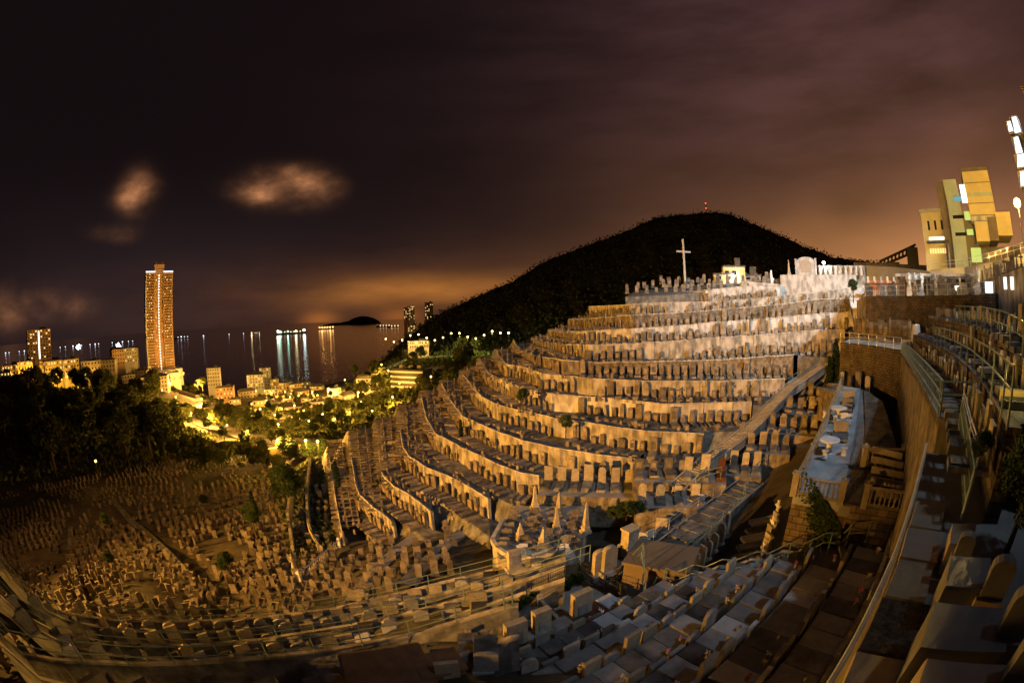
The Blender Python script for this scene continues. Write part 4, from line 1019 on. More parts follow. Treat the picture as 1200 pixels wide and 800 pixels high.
for i in range(14):
    p = lb_[0].lerp(lb_[2], (i+.5)/14); p.z = LW[0].z+.02
    site(p, Vector((-.75, -.66, 0)), 'in front of the broad dark block wall', i, 'headstones before the dark wall', pi=rnd.choice([0, 6, 10]), sc=(1.1, 1, 1.35), prio=1.2)
b = MB(); b.lathe((0, 0, 0), [(.55, 0), (.58, .3), (.52, 1.3), (.46, 1.9), (.40, 2.0)], 20); o = b.build('round_monument', M['marble'], smooth=True, label='pale tapering cylinder before the broad dark wall', cat='monument'); o.location = atD(1073, 402, 44); o.location.z = LW[0].z
for i in range(30):
    u = (i+.5)/30; p = BW[0].lerp(BW[3], u) if True else None; k = 1.04+.11*(i % 3)/2
    q = Vector((p.x*k, p.y*k, zb)); site(q, Vector((-p.x, -p.y, 0)).normalized(), 'on the plateau above the dark block wall', i, 'headstones on the plateau', pi=rnd.choice([7, 10, 11, 0, 5]), sc=(.9, .8, rnd.uniform(.9, 1.4)), slab=False, prio=1.25)
def angel(p, lab, h=1.5, m='marble'):
    t = thing('angel_statue', lab, 'statue', p, math.atan2(-p[1], -p[0])+math.pi/2+math.pi, 'angel statues on the plateau')
    t.rotation_euler.z = math.atan2(-p[1], -p[0])+math.pi/2
    b = MB(); b.box((0, 0, 0), (.8, .8, .5)); b.box((0, 0, .5), (.6, .6, .5)); b.build('pedestal', M[m], t)
    b = MB(); b.lathe((0, 0, 1.0), [(.30, 0), (.24, .3), (.17, .8), (.21, 1.05), (.17, 1.2), (.07, 1.28), (.065, 1.33), (.12, 1.42), (.12, 1.52), (.05, 1.6)], 12)
    b.tube([(-.2, 0, 2.15), (-.3, -.12, 1.85), (-.05, -.25, 1.95)], .06, 6, .045); b.tube([(.2, 0, 2.15), (.3, -.12, 1.85), (.05, -.25, 1.95)], .06, 6, .045)
    b.build('figure', M[m], t, smooth=True)
    for s_ in (-1, 1):
        b = MB(); b.add([(s_*.05, .15, 2.1), (s_*.35, .25, 2.55), (s_*.5, .28, 2.2), (s_*.38, .25, 1.5), (s_*.1, .17, 1.6)], [(0, 1, 2, 3, 4)]); b.add([(s_*.05, .19, 2.1), (s_*.35, .29, 2.55), (s_*.5, .32, 2.2), (s_*.38, .29, 1.5), (s_*.1, .21, 1.6)], [(4, 3, 2, 1, 0)]); b.build('wing', M[m], t)
    return t
for (x, lab) in ((1066, 'leftmost of three white angel statues on the plateau'), (1073, 'middle of three white angel statues on the plateau'), (1080, 'rightmost of three white angel statues on the plateau')):
    q = atD(x, 345, 52); q.z = zb; angel(q, lab)
q = atD(1146, 342, 46); q.z = zb; angel(q, 'white statue standing alone at the right end of the plateau')
q = atD(1096, 344, 52); q.z = zb; angel(q, 'brown weathered statue right of the three white angels', m='buffstone')

for (pts_, z_, lab) in (([(364, 535), (360, 575), (362, 610), (372, 640)], -25.0, 'low ochre grave wall left of the lowest hill terrace'), ([(342, 560), (338, 600), (344, 640)], -25.6, 'lowest crumbling grave wall farthest left at the hill foot')):
    L_ = [atz(x, y, z_) for x, y in pts_]; wallstrip('retaining_wall', L_, z_-2.5, 'wall', lab)

# ------------------------------------------------------------------ hilltop: cross, small buildings, walls
t = thing('memorial_cross', 'large slender white cross standing on the crest of the burial hill', 'cross', atD(803, 336, 93))
b = MB(); b.box((0, 0, -1.5), (1.5, 1.5, 2.0)); b.build('plinth', M['wall_pale'], t)
b = MB(); b.box((0, 0, .5), (.40, .36, 9.9), taper=.75); b.build('upright', M['crosswhite'], t)
b = MB(); b.box((0, 0, 7.4), (3.6, .30, .36)); b.build('crossbar', M['crosswhite'], t); t.rotation_euler.z = .15
def house(name, label, loc, rz, w, d, h, m='house', nx=3, nz=2, lit=(), glowm=None, roof='flat', group=None, ws=(.9, 1.1), sink=3, roofm='roofdark', cat='building', sides=True):
    t = thing(name, label, cat, loc, rz, group)
    b = MB(); b.box((0, 0, -sink), (w, d, h+sink)); b.build('wall', M[m], t)
    b = MB()
    if roof == 'flat': b.box((0, 0, h+.002), (w+.3, d+.3, .35)); b.box((w*.2, 0, h+.36), (w*.25, d*.3, 1.8))
    else:
        x, y = w/2+.4, d/2+.4; b.add([(-x, -y, h), (x, -y, h), (x, y, h), (-x, y, h), (-x*.7, 0, h+2.6), (x*.7, 0, h+2.6)], [(0, 1, 5, 4), (2, 3, 4, 5), (1, 2, 5), (3, 0, 4), (3, 2, 1, 0)])
    b.build('roof', M[roofm], t)
    wm = {}
    n = 0
    for (fx, fw, face) in ((0, w, 0), (1, d, 1)):
        if face == 1 and not sides: continue
        kx = nx if face == 0 else max(1, int(nx*d/w))
        for i in range(kx):
            for j in range(nz):
                u = -fw/2+fw*(i+.5)/kx; zc = h*(j+.55)/nz
                ww, wh = min(ws[0], fw/kx*.6), min(ws[1], h/nz*.5)
                g = glowm if (n in lit or (glowm and rnd.random() < .25)) else M['winoff']
                key = (face, g.name)
                if key not in wm:
                    q = MB(); q.box((0, 0, -wh/2), (ww, .08, wh)); me = bpy.data.meshes.new('window'); me.from_pydata(q.v, [], q.f); me.materials.append(g); wm[key] = me
                o = bpy.data.objects.new('window', wm[key]); C.objects.link(o); o.parent = t
                if face == 0: o.location = (u, -d/2-.05, zc)
                else: o.location = (-w/2-.05, u, zc); o.rotation_euler.z = math.pi/2
                if face == 1 and fx == 1 and False: pass
                n += 1
    return t
def face_cam(p): return math.atan2(-p[0]*-1, p[1])*-1
def hz(p, extra=0): return -math.atan2(p[0], p[1])+extra
p = atD(860, 330, 96); house('chapel', 'small pale yellow house on the hill crest beside a bright lamp', p, hz(p, .1), 5, 4, 3.0, 'yellow', 3, 1, (), G_warm)
p = atD(848, 330, 95); house('shed', 'low yellow shed left of the small house on the crest', p, hz(p, .1), 4.5, 3, 1.4, 'yellow', 2, 1, sides=False)
p = atD(877, 330, 97); house('shed', 'low flat shed right of the small house on the crest', p, hz(p), 6, 3, 1.1, 'house', 3, 1, sides=False)
def streetlamp(name, label, loc, h, bulb, energy, col, arm=0, rz=0, pole='iron', br=.18, group=None, size=.25):
    t = thing(name, label, 'lamp', loc, rz, group)
    b = MB(); b.tube([(0, 0, 0), (0, 0, h)], .07, 6, .04); 
    if arm: b.tube([(0, 0, h-.03), (arm, 0, h+.15)], .04, 5)
    b.build('pole', M[pole], t)
    b = MB(); b.lathe((arm, 0, h+.0), [(.02, -br), (br*.8, -br*.6), (br, 0), (br*.8, br*.6), (.02, br)], 8); o = b.build('bulb', bulb, t)
    if energy:
        l = bpy.data.lights.new('lamp_light', 'POINT'); l.energy = energy; l.color = col; l.shadow_soft_size = size
        lo = bpy.data.objects.new('lamp_light', l); C.objects.link(lo); lo.parent = t; lo.location = (arm, -.45, h-.1)
    return t
streetlamp('flood_lamp', 'bright white lamp beside the small house on the hill crest', atD(860, 333, 93), 1.6, G_bulb, 500, (1, 1, .95), br=.42)
streetlamp('flood_lamp', 'bright white lamp beside the arched tomb on the skyline', atD(966, 318, 88), 1.7, G_bulb, 500, (1, 1, .95), br=.3)
for q, (xa, ya, xb, yb, D2, h, m_, lab) in enumerate([(914, 322, 1003, 322, 87, 2.6, 'wall_pale', 'long white plastered wall below the skyline tomb'), (958, 311, 1012, 311, 90, 2.4, 'wall', 'wall of burial niches on the skyline right of the arched tomb'), (868, 329, 914, 333, 88, 1.3, 'wall_pale', 'low pale wall between the crest house and the white wall')]):
    A_, B_ = atD(xa, ya, D2), atD(xb, yb, D2-2); wallstrip('long_wall', [A_, A_.lerp(B_, .5), B_], min(A_.z, B_.z)-h-1.5, m_, lab, th=2.5, cat='wall')
    if q == 1:
        for i in range(9):
            pp = A_.lerp(B_, (i+.5)/9)*.992; b = MB(); b.box((0, 0, -1.9), (.5, .12, 1.6)); b.box((0, 0, -.35), (.7, .2, .3)); o = b.build('wall_pilaster', M['wall_pale'], label='%s pilaster from the left of the skyline niche wall' % ordn(i), cat='pilaster', group='pilasters of the niche wall'); o.location = pp; o.rotation_euler.z = hz(pp)
p = atD(945, 322, 88); t = thing('arched_tomb', 'large pale arched tomb monument standing on the skyline', 'tomb', p, hz(p))
b = MB(); b.prism([(-1.9, 0), (1.9, 0), (1.9, 2.6)]+[(1.9*math.cos(a), 2.6+.9*math.sin(a)) for a in [math.pi*i/10 for i in range(1, 10)]]+[(-1.9, 2.6)], -.4, .4); b.build('headwall', M['wall_pale'], t)
for s_ in (-1, 1):
    b = MB(); b.box((s_*2.15, 0, 0), (.45, .9, 3.0)); b.box((s_*2.15, 0, 3.0), (.55, 1, .25), taper=.4); b.build('pillar', M['wall_pale'], t)
b = MB(); b.prism([(-1.2, .4), (1.2, .4), (1.2, 2.2), (.9, 2.7), (0, 2.95), (-.9, 2.7), (-1.2, 2.2)], -.46, -.401); b.build('panel', M['buffflat'], t)
spire(atD(925, 322, 88), 2.8, 'slim ochre spire left of the arched skyline tomb', .4)
b = MB(); b.box((0, 0, 0), (.9, .9, 1.2)); b.box((0, 0, 1.2), (.5, .5, 1.6), taper=.6); o = b.build('white_post', M['marble'], label='short white post on the crest left of the white wall', cat='post'); o.location = atD(904, 333, 89)
# radio mast on the mountain
p = atD(828, 250, 800)
t = thing('radio_mast', 'red lit radio mast on the summit of the dark mountain', 'mast', p)
b = MB(); b.tube([(0, 0, -6), (0, 0, 19)], 1.0, 4, .4); b.box((0, 0, -4), (7, 5, 5)); b.build('mast_pole', M['iron'], t)
for zz in (10, 19.5):
    b = MB(); b.lathe((0, 0, zz), [(.1, -.8), (.9, 0), (.1, .8)], 6); b.build('beacon', G_red, t)
p = atD(813, 251, 800); t = thing('radio_mast', 'small unlit mast left of the red lit one on the summit', 'mast', p); b = MB(); b.tube([(0, 0, -6), (0, 0, 10)], .7, 4, .4); b.build('mast_pole', M['iron'], t)

# right: orange kiosk, long brown shed, conveyor-like ramp
p = atD(1036, 347, 60); p.z = zb; t = thing('orange_shed', 'orange panelled shed at the left end of the plateau', 'shed', p, hz(p)); b = MB(); b.box((0, 0, 0), (5.4, 3, 1.7)); b.build('wall', M['orange'], t); b = MB(); b.box((0, 0, 1.7), (5.8, 3.4, .2)); b.build('roof', M['roofdark'], t)
p = atD(1048, 334, 66); p.z = zb+1.2; t = thing('colonnade', 'reddish brown colonnade of urn niches behind the orange shed', 'colonnade', p, hz(p)); b = MB(); b.box((0, 1, 0), (9.5, 1.5, 1.6)); b.build('wall', M['orange'], t)
for i in range(9):
    b = MB(); b.box((-4.5+1.12*i, .1, 0), (.35, .35, 2.1)); b.build('column', M['buffstone'], t)
p = atD(1100, 334, 60); p.z = zb+.4; t = thing('pavilion', 'dark open pavilion with a pale flat roof above the angel statues', 'pavilion', p, hz(p))
b = MB(); b.box((0, 2, 0), (11, 2, 2.2)); b.build('wall', M['roofdark'], t); b = MB(); b.box((0, 0, 2.2), (13, 6.5, .35)); b.build('roof', M['wall_pale'], t)
for i in range(6):
    b = MB(); b.box((-5.6+2.24*i, -2.8, 0), (.3, .3, 2.19)); b.build('column', M['wall_pale'], t)
for (x_, z_) in ((1.5, 1.2), (3.2, 1.2)):
    b = MB(); b.box((x_, .95, z_-.4), (1.2, .08, .6)); b.build('window', G_white, t)
p = atD(1054, 307, 115); t = thing('inclined_structure', 'dark inclined steel lattice ramp with a row of round openings against the glow', 'steel structure', p, hz(p))
b = MB()
for (x0, z0, x1, z1) in ((-6, .2, 5.5, 4.2), (-6, -1.0, 5.5, 2.6)): b.tube([(x0, 0, z0), (x1, 0, z1)], .3, 4)
for i in range(10): x_ = -6+1.15*i; b.tube([(x_, 0, .2+4*i/10), (x_+.7, 0, -1.0+3.6*(i+.6)/10)], .2, 4); b.tube([(x_, 0, -1+3.6*i/10), (x_+.7, 0, .2+4*(i+.6)/10)], .2, 4)
b.build('truss', M['iron'], t)
b = MB(); b.box((4.2, 0, -4), (3.4, 2, 7.4)); b.box((-2.5, 0, -3.5), (5, 2, 3.4)); b.build('support', M['iron'], t)
wallstrip('long_wall', [atD(1000, 307, 105), atD(1045, 309, 100), atD(1090, 311, 96)], 0, 'roofdark', 'long dark wall under the inclined lattice ramp', th=3, cat='wall')
wallstrip('long_wall', [atD(1010, 311, 92), atD(1050, 313, 84), atD(1090, 318, 76)], 0, 'house', 'long buff building wall right of the skyline niches', th=3, cat='wall')

# ------------------------------------------------------------------ the yellow modern building on the right
BR_ = hz(atD(1130, 300, 80)); bo = atD(1130, 318, 80)
cx, sx_ = Vector((math.cos(BR_), math.sin(BR_), 0)), Vector((-math.sin(BR_), math.cos(BR_), 0))
root = thing('modern_building', 'stepped yellow and pale green building lit from inside on the right skyline', 'building', bo, BR_)
def bx(name, xa, xb, y, dep, za, zb_, m, par=root):
    b = MB(); b.box(((xa+xb)/2, y+dep/2, za), (xb-xa, dep, zb_-za)); return b.build(name, m if not isinstance(m, str) else M[m], par)
def lx(px, py=280):   # local coordinate across the facade
    q = atD(px, py, 80); v = q-bo; return v.dot(cx)
def lz(px, py): return atD(px, py, 80).z-bo.z
w0 = bx('left_wing', lx(1084, 300), lx(1110, 280), 1, 8, -3, lz(1088, 247), 'yellow')
bx('cornice', lx(1084, 300)-.3, lx(1110, 280), .5, 9, lz(1088, 247)+.003, lz(1088, 246)+.4, 'house')
for zz, g in ((lz(1095, 268), M['winoff']),):
    for k in range(3): bx('window', lx(1087+8*k, 268), lx(1089.5+8*k, 268), .93, .06, zz, zz+1.6, g, w0)
for k in range(8): bx('window', lx(1088+2.6*k, 278), lx(1090+2.6*k, 278), .93, .06, lz(1095, 280), lz(1095, 276.5), G_white, w0)
bx('canopy', lx(1086, 284), lx(1112, 284), -.5, 1.5, lz(1095, 284), lz(1095, 282), 'roofdark')
for k in range(7): bx('window', lx(1089+3*k, 293), lx(1091+3*k, 293), .93, .06, lz(1095, 296), lz(1095, 290), G_warm, w0)
bx('side_block', lx(1107, 280), lx(1117, 260), 0, 9, -3, lz(1113, 213), 'roofbrown')
m0 = bx('green_block', lx(1115, 270)+.02, lx(1129, 260), -1.2, 9, -3, lz(1120, 212), 'palegreen')
for (ya, yb) in ((254, 258), (274, 278)): bx('dark_band', lx(1117, 256), lx(1130, 256), -1.32, .1, lz(1122, yb), lz(1122, ya), 'winoff')
bx('lit_band', lx(1117, 232), lx(1127, 232), -1.26, .05, lz(1122, 238), lz(1122, 232), glow('band_light', (.35, .75, .8), .5))
bx('lit_window', lx(1126.5, 230), lx(1135, 230), -1.6, .3, lz(1130, 240), lz(1130, 219), G_white)
bx('lit_window', lx(1130.5, 255), lx(1137, 255), -1.6, .3, lz(1134, 260), lz(1134, 250), G_green)
bx('lit_window', lx(1133, 273), lx(1140.5, 273), -1.6, .3, lz(1136, 277), lz(1136, 270.5), G_green)
y0 = bx('yellow_block', lx(1134.5, 240), lx(1164, 240), -3.2, 10, lz(1148, 256), lz(1148, 206), 'yellow')
for q_ in (.25, .47, .72): bx('panel_joint', lx(1134.5, 240)+.05, lx(1164, 240)-.05, -3.26, .05, lz(1148, 256)+q_*(lz(1148, 206)-lz(1148, 256)), lz(1148, 256)+q_*(lz(1148, 206)-lz(1148, 256))+.12, 'roofbrown', y0)
bx('pale_band', lx(1134.5, 240)+.03, lx(1164, 240)-.03, -3.29, .05, lz(1148, 235), lz(1148, 231), 'palegreen', y0)
bx('roof_parapet', lx(1134.5, 240)-.3, lx(1164, 240)+.3, -3.5, 10.6, lz(1148, 206)+.01, lz(1148, 206)+.5, 'roofbrown')
bx('soffit_band', lx(1137, 256), lx(1164, 256), -2.5, 9, lz(1148, 262), lz(1148, 256)-.01, 'wall_pale')
bx('ochre_block', lx(1143, 270), lx(1158, 270), -2.2, 9, lz(1150, 285), lz(1150, 262)-.01, 'yellow')
bx('recess', lx(1130, 280), lx(1146, 280), .5, 6, -3, lz(1140, 256), 'roofbrown')
bx('lit_window', lx(1138.5, 300), lx(1150.5, 300), .2, .2, lz(1145, 307), lz(1145, 290), G_green)
bx('brown_block', lx(1158, 270), lx(1168, 270), -3.0, 9, lz(1160, 285), lz(1160, 258), 'roofbrown')
bx('low_yellow_block', lx(1168, 270)+.01, lx(1184, 270), -4, 8, lz(1176, 280), lz(1176, 253), 'yellow')
bx('podium', lx(1112, 300), lx(1200, 300), 3, 10, -4, lz(1160, 286), 'roofbrown')
for k in range(5): bx('column', lx(1112+8*k, 300), lx(1113.3+8*k, 300), -1.0 if k < 2 else 2.2, .5, -3, lz(1150, 286), 'wall_pale')
# terrace edge and railing in front of it
TE = [atD(1090, 316, 72), atD(1130, 313, 68), atD(1165, 306, 60), atD(1200, 297, 52), atD(1230, 290, 48)]
wallstrip('retaining_wall', TE, 0, 'house', 'stepped terrace wall below the yellow building', th=6)
fence('terrace_railing', 'railing along the terrace below the yellow building', [p+Vector((0, 0, 1.1)) for p in TE], rails=(0, .5), m='steelbright', post=2)
RW = [atD(1150, 330, 50), atD(1175, 322, 42), atD(1200, 312, 36), atD(1240, 300, 32)]
wallstrip('retaining_wall', RW, -2, 'wall', 'brown wall with lit openings below the terrace at the right edge', th=3)
for i, (x, y) in enumerate(((1159, 336), (1178, 331), (1186, 331))):
    p = atD(x, y, 41-2*i); b = MB(); b.box((0, 0, -.5), (.9 if i == 0 else .35, .12, .9)); o = b.build('lit_opening', G_cool if i == 0 else G_white, label='%s small lit opening from the left in the right-hand brown wall' % ordn(i), cat='lit window', group='lit openings'); o.location = p; o.rotation_euler.z = hz(p)
for i in range(12):
    p = RW[0].lerp(RW[2], (i+.5)/12)*1.03; p.z = RW[0].lerp(RW[2], (i+.5)/12).z
    site(p, Vector((-p.x, -p.y, 0)).normalized(), 'on the brown wall under the yellow building', i, 'headstones under the yellow building', pi=rnd.choice([0, 7, 10]), sc=(.8, .6, rnd.uniform(.6, 1.0)), slab=False, prio=1.2)
# glass tower cut by the right edge
p = atD(1230, 170, 60); p.z = 0; t = thing('glass_building', 'building with blue-white lit window bays cut by the top right edge', 'building', p, hz(p))
b = MB(); b.box((2.5, 5, -4), (8, 12, 31)); b.build('wall', M['roofbrown'], t)
for (px, py, w_, h_, g) in ((1183, 148, .8, 1.2, G_white), (1190, 146, 1.2, 1.9, G_cool), (1192, 170, 1.2, 1.9, G_cool), (1196, 188, 1.7, 1.4, G_white), (1199, 209, 1.4, 1.6, G_cool)):
    q = atD(px, py, 57); v = q-t.location; a = -t.rotation_euler.z; lx_, ly_ = v.x*math.cos(a)-v.y*math.sin(a), v.x*math.sin(a)+v.y*math.cos(a)
    b = MB(); b.box((lx_, ly_+1.6, v.z-h_/2-.2), (w_+.3, 3, h_+.4)); bay = b.build('window_bay', M['roofbrown'], t)
    b = MB(); b.prism([(lx_-w_/2, v.z-h_/2), (lx_+w_/2, v.z-h_/2), (lx_+w_/2, v.z+h_/2), (lx_-w_*.2, v.z+h_/2)], ly_+.02, ly_+.09); b.build('lit_panel', g, bay)
lamp('facade_fill_light', 'SPOT', atD(1192, 262, 52)+Vector((0, 0, -1)), 26000, (1, .62, .16), bo+Vector((0, 0, 9)), .3, 75, .6)  # fill spot added to brighten the yellow building, no actual fitting there
t = streetlamp('sodium_lamp', 'bright orange sodium street lamp at the right edge below the lit panels', atD(1193, 243, 46)-Vector((0, 0, 6)), 6.4, G_sod, 22000, (1, .6, .16), br=.5, size=.5)

# ------------------------------------------------------------------ warm lamp on the right-hand lattice wall
p = atD(1186, 478, 11); b = MB(); b.box((0, 0, -.5), (.9, .3, .9)); o = b.build('garden_wall', M['yellow'], label='small yellow wall glowing behind the lattice railing at the right edge', cat='wall'); o.location = p; o.rotation_euler.z = hz(p)
l = lamp('wall_light', 'POINT', p+Vector((-p.x, -p.y, 0)).normalized()*1.0+Vector((0, 0, .8)), 22, (1, .75, .2), size=.1)

# ------------------------------------------------------------------ the city by the water
def towerblock():
    base = atD(190, 437, 500); t = thing('apartment_tower', 'very tall slender apartment tower with white lit roofline and stair lights', 'tower', base, hz(base, .12))
    H = 112
    for (xa, xb, y, d, h, m) in ((-17.5, -5.5, -1, 20, H-4, 'tower'), (-6.5, 6.5, 1.5, 20, H, 'tower'), (5.5, 17.5, -1, 20, H-4, 'tower')):
        b = MB(); b.box(((xa+xb)/2, y+d/2, -12), (xb-xa, d, h+12)); b.build('wall', M[m], t)
    b = MB(); b.box((0, 8, H+.01), (13, 12, 5)); b.box((-4, 8, H+5.01), (3, 4, 3)); b.box((4, 8, H+5.01), (3, 4, 3)); b.build('roof', M['tower'], t)
    for s_ in (-1, 1):
        b = MB(); b.box((s_*11.5, -.8, H-3.98), (12.2, 1.5, 1.4)); b.build('roof_light', glow('roof_strip', (.8, .9, 1), 1.6), t)
    b = MB(); b.box((-16.6, -1.25, 2), (1.8, .3, H-8)); b.build('pale_strip', M['housew'], t)
    # floors: balconies and windows
    fl = MB()
    n = 34
    for i in range(n):
        z = 3+i*(H-8)/n
        for xc in (-11.5, 11.5): fl.box((xc, -1.55, z), (9.5, 1.0, 1.0))
    fl.build('balcony_bands', M['towerdark'], t, kind='stuff')
    q = MB(); q.box((0, 0, 0), (1.2, .12, 1.7)); ml = bpy.data.meshes.new('window'); ml.from_pydata(q.v, [], q.f); ml.materials.append(G_white)
    mo = bpy.data.meshes.new('window'); mo.from_pydata(q.v, [], q.f); mo.materials.append(G_warm)
    for i in range(n):
        o = bpy.data.objects.new('stair_window', ml); C.objects.link(o); o.parent = t; o.location = (0, 1.4, 3+i*(H-8)/n)
    for i in range(60):
        o = bpy.data.objects.new('window', mo); C.objects.link(o); o.parent = t; o.location = (rnd.choice([-15, -12.5, -10, -7.5, 7.5, 10, 12.5, 15, -4, 4]), -2.15, 4.1+rnd.randrange(n)*(H-8)/n); o.scale = (.8, 1, .7)
    b = MB(); b.box((2, 4, -14), (46, 30, 18)); b.build('podium', M['housew'], t)
    for i in range(14):
        o = bpy.data.objects.new('podium_window', mo); C.objects.link(o); o.parent = t; o.location = (-18+i*3.1, -11.1, -2+2*(i % 2)); o.scale = (1.4, 1, 1)
towerblock()
p = atD(46, 420, 430); t = house('apartment_block', 'mid-rise pale brown apartment block with a lit white stair strip at far left', p, hz(p, .1), 28, 16, 24, 'tower', 9, 10, (), G_warm, ws=(1.6, 1.1), sides=False, sink=20)
b = MB(); b.box((0, -8.2, 0), (1.6, .3, 23)); b.build('stair_strip', G_white, t)
HS = [(14, 440, 420, 16, 8, 'yellowhouse', 1), (32, 438, 400, 14, 9, 'yellowhouse', 1), (62, 441, 380, 18, 11, 'yellowhouse', 1), (84, 443, 370, 12, 13, 'yellowhouse', 1), (108, 440, 390, 16, 11, 'house', 0), (128, 436, 420, 14, 10, 'house', 0), (138, 428, 460, 12, 14, 'tower', 0), (155, 424, 520, 14, 14, 'housew', 1), (166, 446, 440, 14, 9, 'house', 0), (150, 452, 420, 12, 9, 'house', 0), (120, 448, 390, 12, 8, 'house', 1), (183, 458, 400, 22, 12, 'house', 1), (205, 446, 470, 10, 8, 'housew', 1), (176, 462, 380, 12, 7, 'tower', 0),
      (252, 452, 470, 12, 14, 'housew', 0), (265, 467, 400, 14, 8, 'tower', 1), (300, 455, 500, 16, 12, 'housew', 1), (312, 452, 520, 10, 16, 'housew', 1), (322, 455, 500, 8, 8, 'yellowhouse', 1), (334, 459, 490, 12, 8, 'yellowhouse', 1), (347, 462, 480, 12, 9, 'yellowhouse', 1), (358, 458, 500, 10, 8, 'house', 1), (372, 463, 480, 12, 8, 'yellowhouse', 1), (380, 470, 450, 12, 7, 'tower', 1), (336, 475, 430, 14, 8, 'yellowhouse', 1), (352, 472, 420, 14, 9, 'tower', 1), (290, 470, 440, 14, 8, 'house', 0), (318, 468, 440, 10, 8, 'house', 1),
      (306, 480, 345, 10, 6, 'yellowhouse', 1), (322, 484, 330, 9, 7, 'house', 1), (338, 489, 300, 9, 6, 'yellowhouse', 1), (357, 488, 300, 9, 6, 'house', 1), (373, 484, 320, 9, 7, 'housew', 1), (388, 482, 330, 8, 6, 'yellowhouse', 1), (392, 466, 400, 10, 7, 'housew', 1), (362, 476, 370, 10, 6, 'tower', 1), (276, 478, 380, 9, 6, 'house', 1), (408, 474, 330, 9, 6, 'house', 1),
      (434, 458, 330, 16, 8, 'housew', 0), (492, 412, 480, 16, 9, 'yellowhouse', 1), (5, 452, 380, 14, 9, 'house', 1), (98, 452, 350, 10, 9, 'yellowhouse', 1), (40, 446, 370, 12, 8, 'house', 1)]
DES = dict(yellowhouse='yellow lit', house='dim buff', tower='brown', housew='white walled')
for i, (x, y, D2, w_, h_, m_, l_) in enumerate(HS):
    p = atD(x, y, D2); side = 'left of the tall tower' if x < 168 else ('near the foot of the tall tower' if x < 230 else ('by the shore' if x < 400 else 'on the wooded hillside'))
    w_ *= 1.25; h_ *= 1.35 if x > 240 else 1.1
    house('town_house', '%s building %s, %s from the left' % (DES[m_], side, ordn(sum(1 for h__ in HS if h__[0] < x and ((h__[0] < 168) == (x < 168) and (h__[0] < 230) == (x < 230) and (h__[0] < 400) == (x < 400))))), p, hz(p, rnd.uniform(-.5, .5)), w_, w_*.7, h_, m_, max(3, int(w_/3)), max(2, int(h_/3.2)), (0, 3, 5) if l_ else (), G_warm if l_ else None, ws=(1.3, 1.4), sink=14, roof=rnd.choice(['flat', 'flat', 'hip']), group='town buildings by the water')
# blocks on the right of the bay
for i, (x, y, D2, w_, h_, nx, nz, m_, lab) in enumerate([(477, 375, 900, 13, 26, 4, 9, 'tower', 'brown left one of the distant tower blocks at the mountain foot'), (483, 374, 880, 11, 27, 4, 10, 'housew', 'grey middle one of the distant tower blocks at the mountain foot'), (503, 374, 820, 16, 32, 5, 11, 'house', 'dark right one of the distant tower blocks at the mountain foot'), (484, 391, 700, 18, 14, 4, 4, 'housew', 'brightly lit white building below the distant tower blocks')]):
    p = atD(x, y, D2); house('tower_block', lab, p, hz(p), w_, 10, h_, m_, nx, nz, (2, 7, 11), G_warm, sides=False, sink=40, ws=(1.4, 1.4))
# the banded office building and its neighbours
p = atD(478, 447, 300); t = thing('office_building', 'long low building with pale horizontal balcony bands on the wooded slope', 'building', p, hz(p, -.55))
b = MB(); b.box((0, 6, -14), (26, 14, 22)); b.build('wall', M['roofdark'], t)
b = MB(); b.box((0, 6, 8.01), (27, 15, .5)); b.build('roof', M['roofdark'], t)
for j in range(5):
    b = MB(); b.box((0, -1.4, -8+3.6*j), (26.5, 1.0, 1.1)); b.build('balcony_band', M['housew'], t)
    b = MB(); b.box((-13.6, 6, -8+3.6*j), (1.0, 15, 1.1)); b.build('balcony_band', M['housew'], t)
for s_ in (-8, 0, 7): b = MB(); b.box((s_, 6, 8.5), (3, 3, 2.5)); b.build('roof_hut', M['house'], t)
p = atD(490, 408, 460); house('long_block', 'long brown block above the banded building on the slope', p, hz(p, .05), 22, 10, 8, 'tower', 12, 2, (), G_warm, sides=False, sink=15, ws=(.9, 2.4))
# lit road and wall in the valley
def lit_lamp(x, y, D2, e, lab, col=(1, .47, .07), h=7, br=.45, b_=None, name='street_lamp', group='street lamps in the valley'):
    D2o = D2; D2 = march(x, y, 6.5, D2) if name == 'street_lamp' else D2; h = min(h, 6.5) if name == 'street_lamp' else h
    if name == 'street_lamp': e = e*(D2/D2o)**2*(.15 if D2 < 170 else .42); br = .22+D2/1100
    p = atD(x, y, D2); return streetlamp(name, lab, p-Vector((0, 0, h)), h, b_ or G_sod, e, col, br=br, group=group, size=.6)
def march(x, y, hg, Dmax):
    D_ = 90.0
    while D_ < Dmax:
        p = atD(x, y, D_)
        if p.z <= zg(p.x, p.y)+hg: return D_
        D_ += 2.0
    return Dmax
RD = [G(atD(x, y, march(x, y, .5, D2)), .5) for x, y, D2 in [(226, 445, 430), (234, 462, 400), (232, 478, 330), (222, 490, 260), (240, 498, 240), (262, 505, 225), (285, 512, 215), (330, 520, 205), (372, 524, 200)]]
ribbon('road', RD, 7, M['asphalt'], kind='structure', dz=.5)
p = atD(350, 527, march(350, 527, 2.5, 192)); b = MB(); b.box((0, 0, -4), (24, 1.0, 5.5)); o = b.build('roadside_wall', M['yellow'], label='bright yellow roadside wall under the valley street lamps', cat='wall'); o.location = p; o.rotation_euler.z = hz(p, .1)
p = atD(128, 542, 165); t = thing('shelter', 'small roofed shelter strongly lit from inside at the forest edge', 'shelter', p, hz(p, .5)); b = MB(); b.box((0, 0, -1), (15, 3.0, 2.6)); b.build('wall', M['yellow'], t); b = MB(); b.box((0, 0, 1.7), (16, 5, .5)); b.build('roof', M['roofdark'], t)
tree_q = []
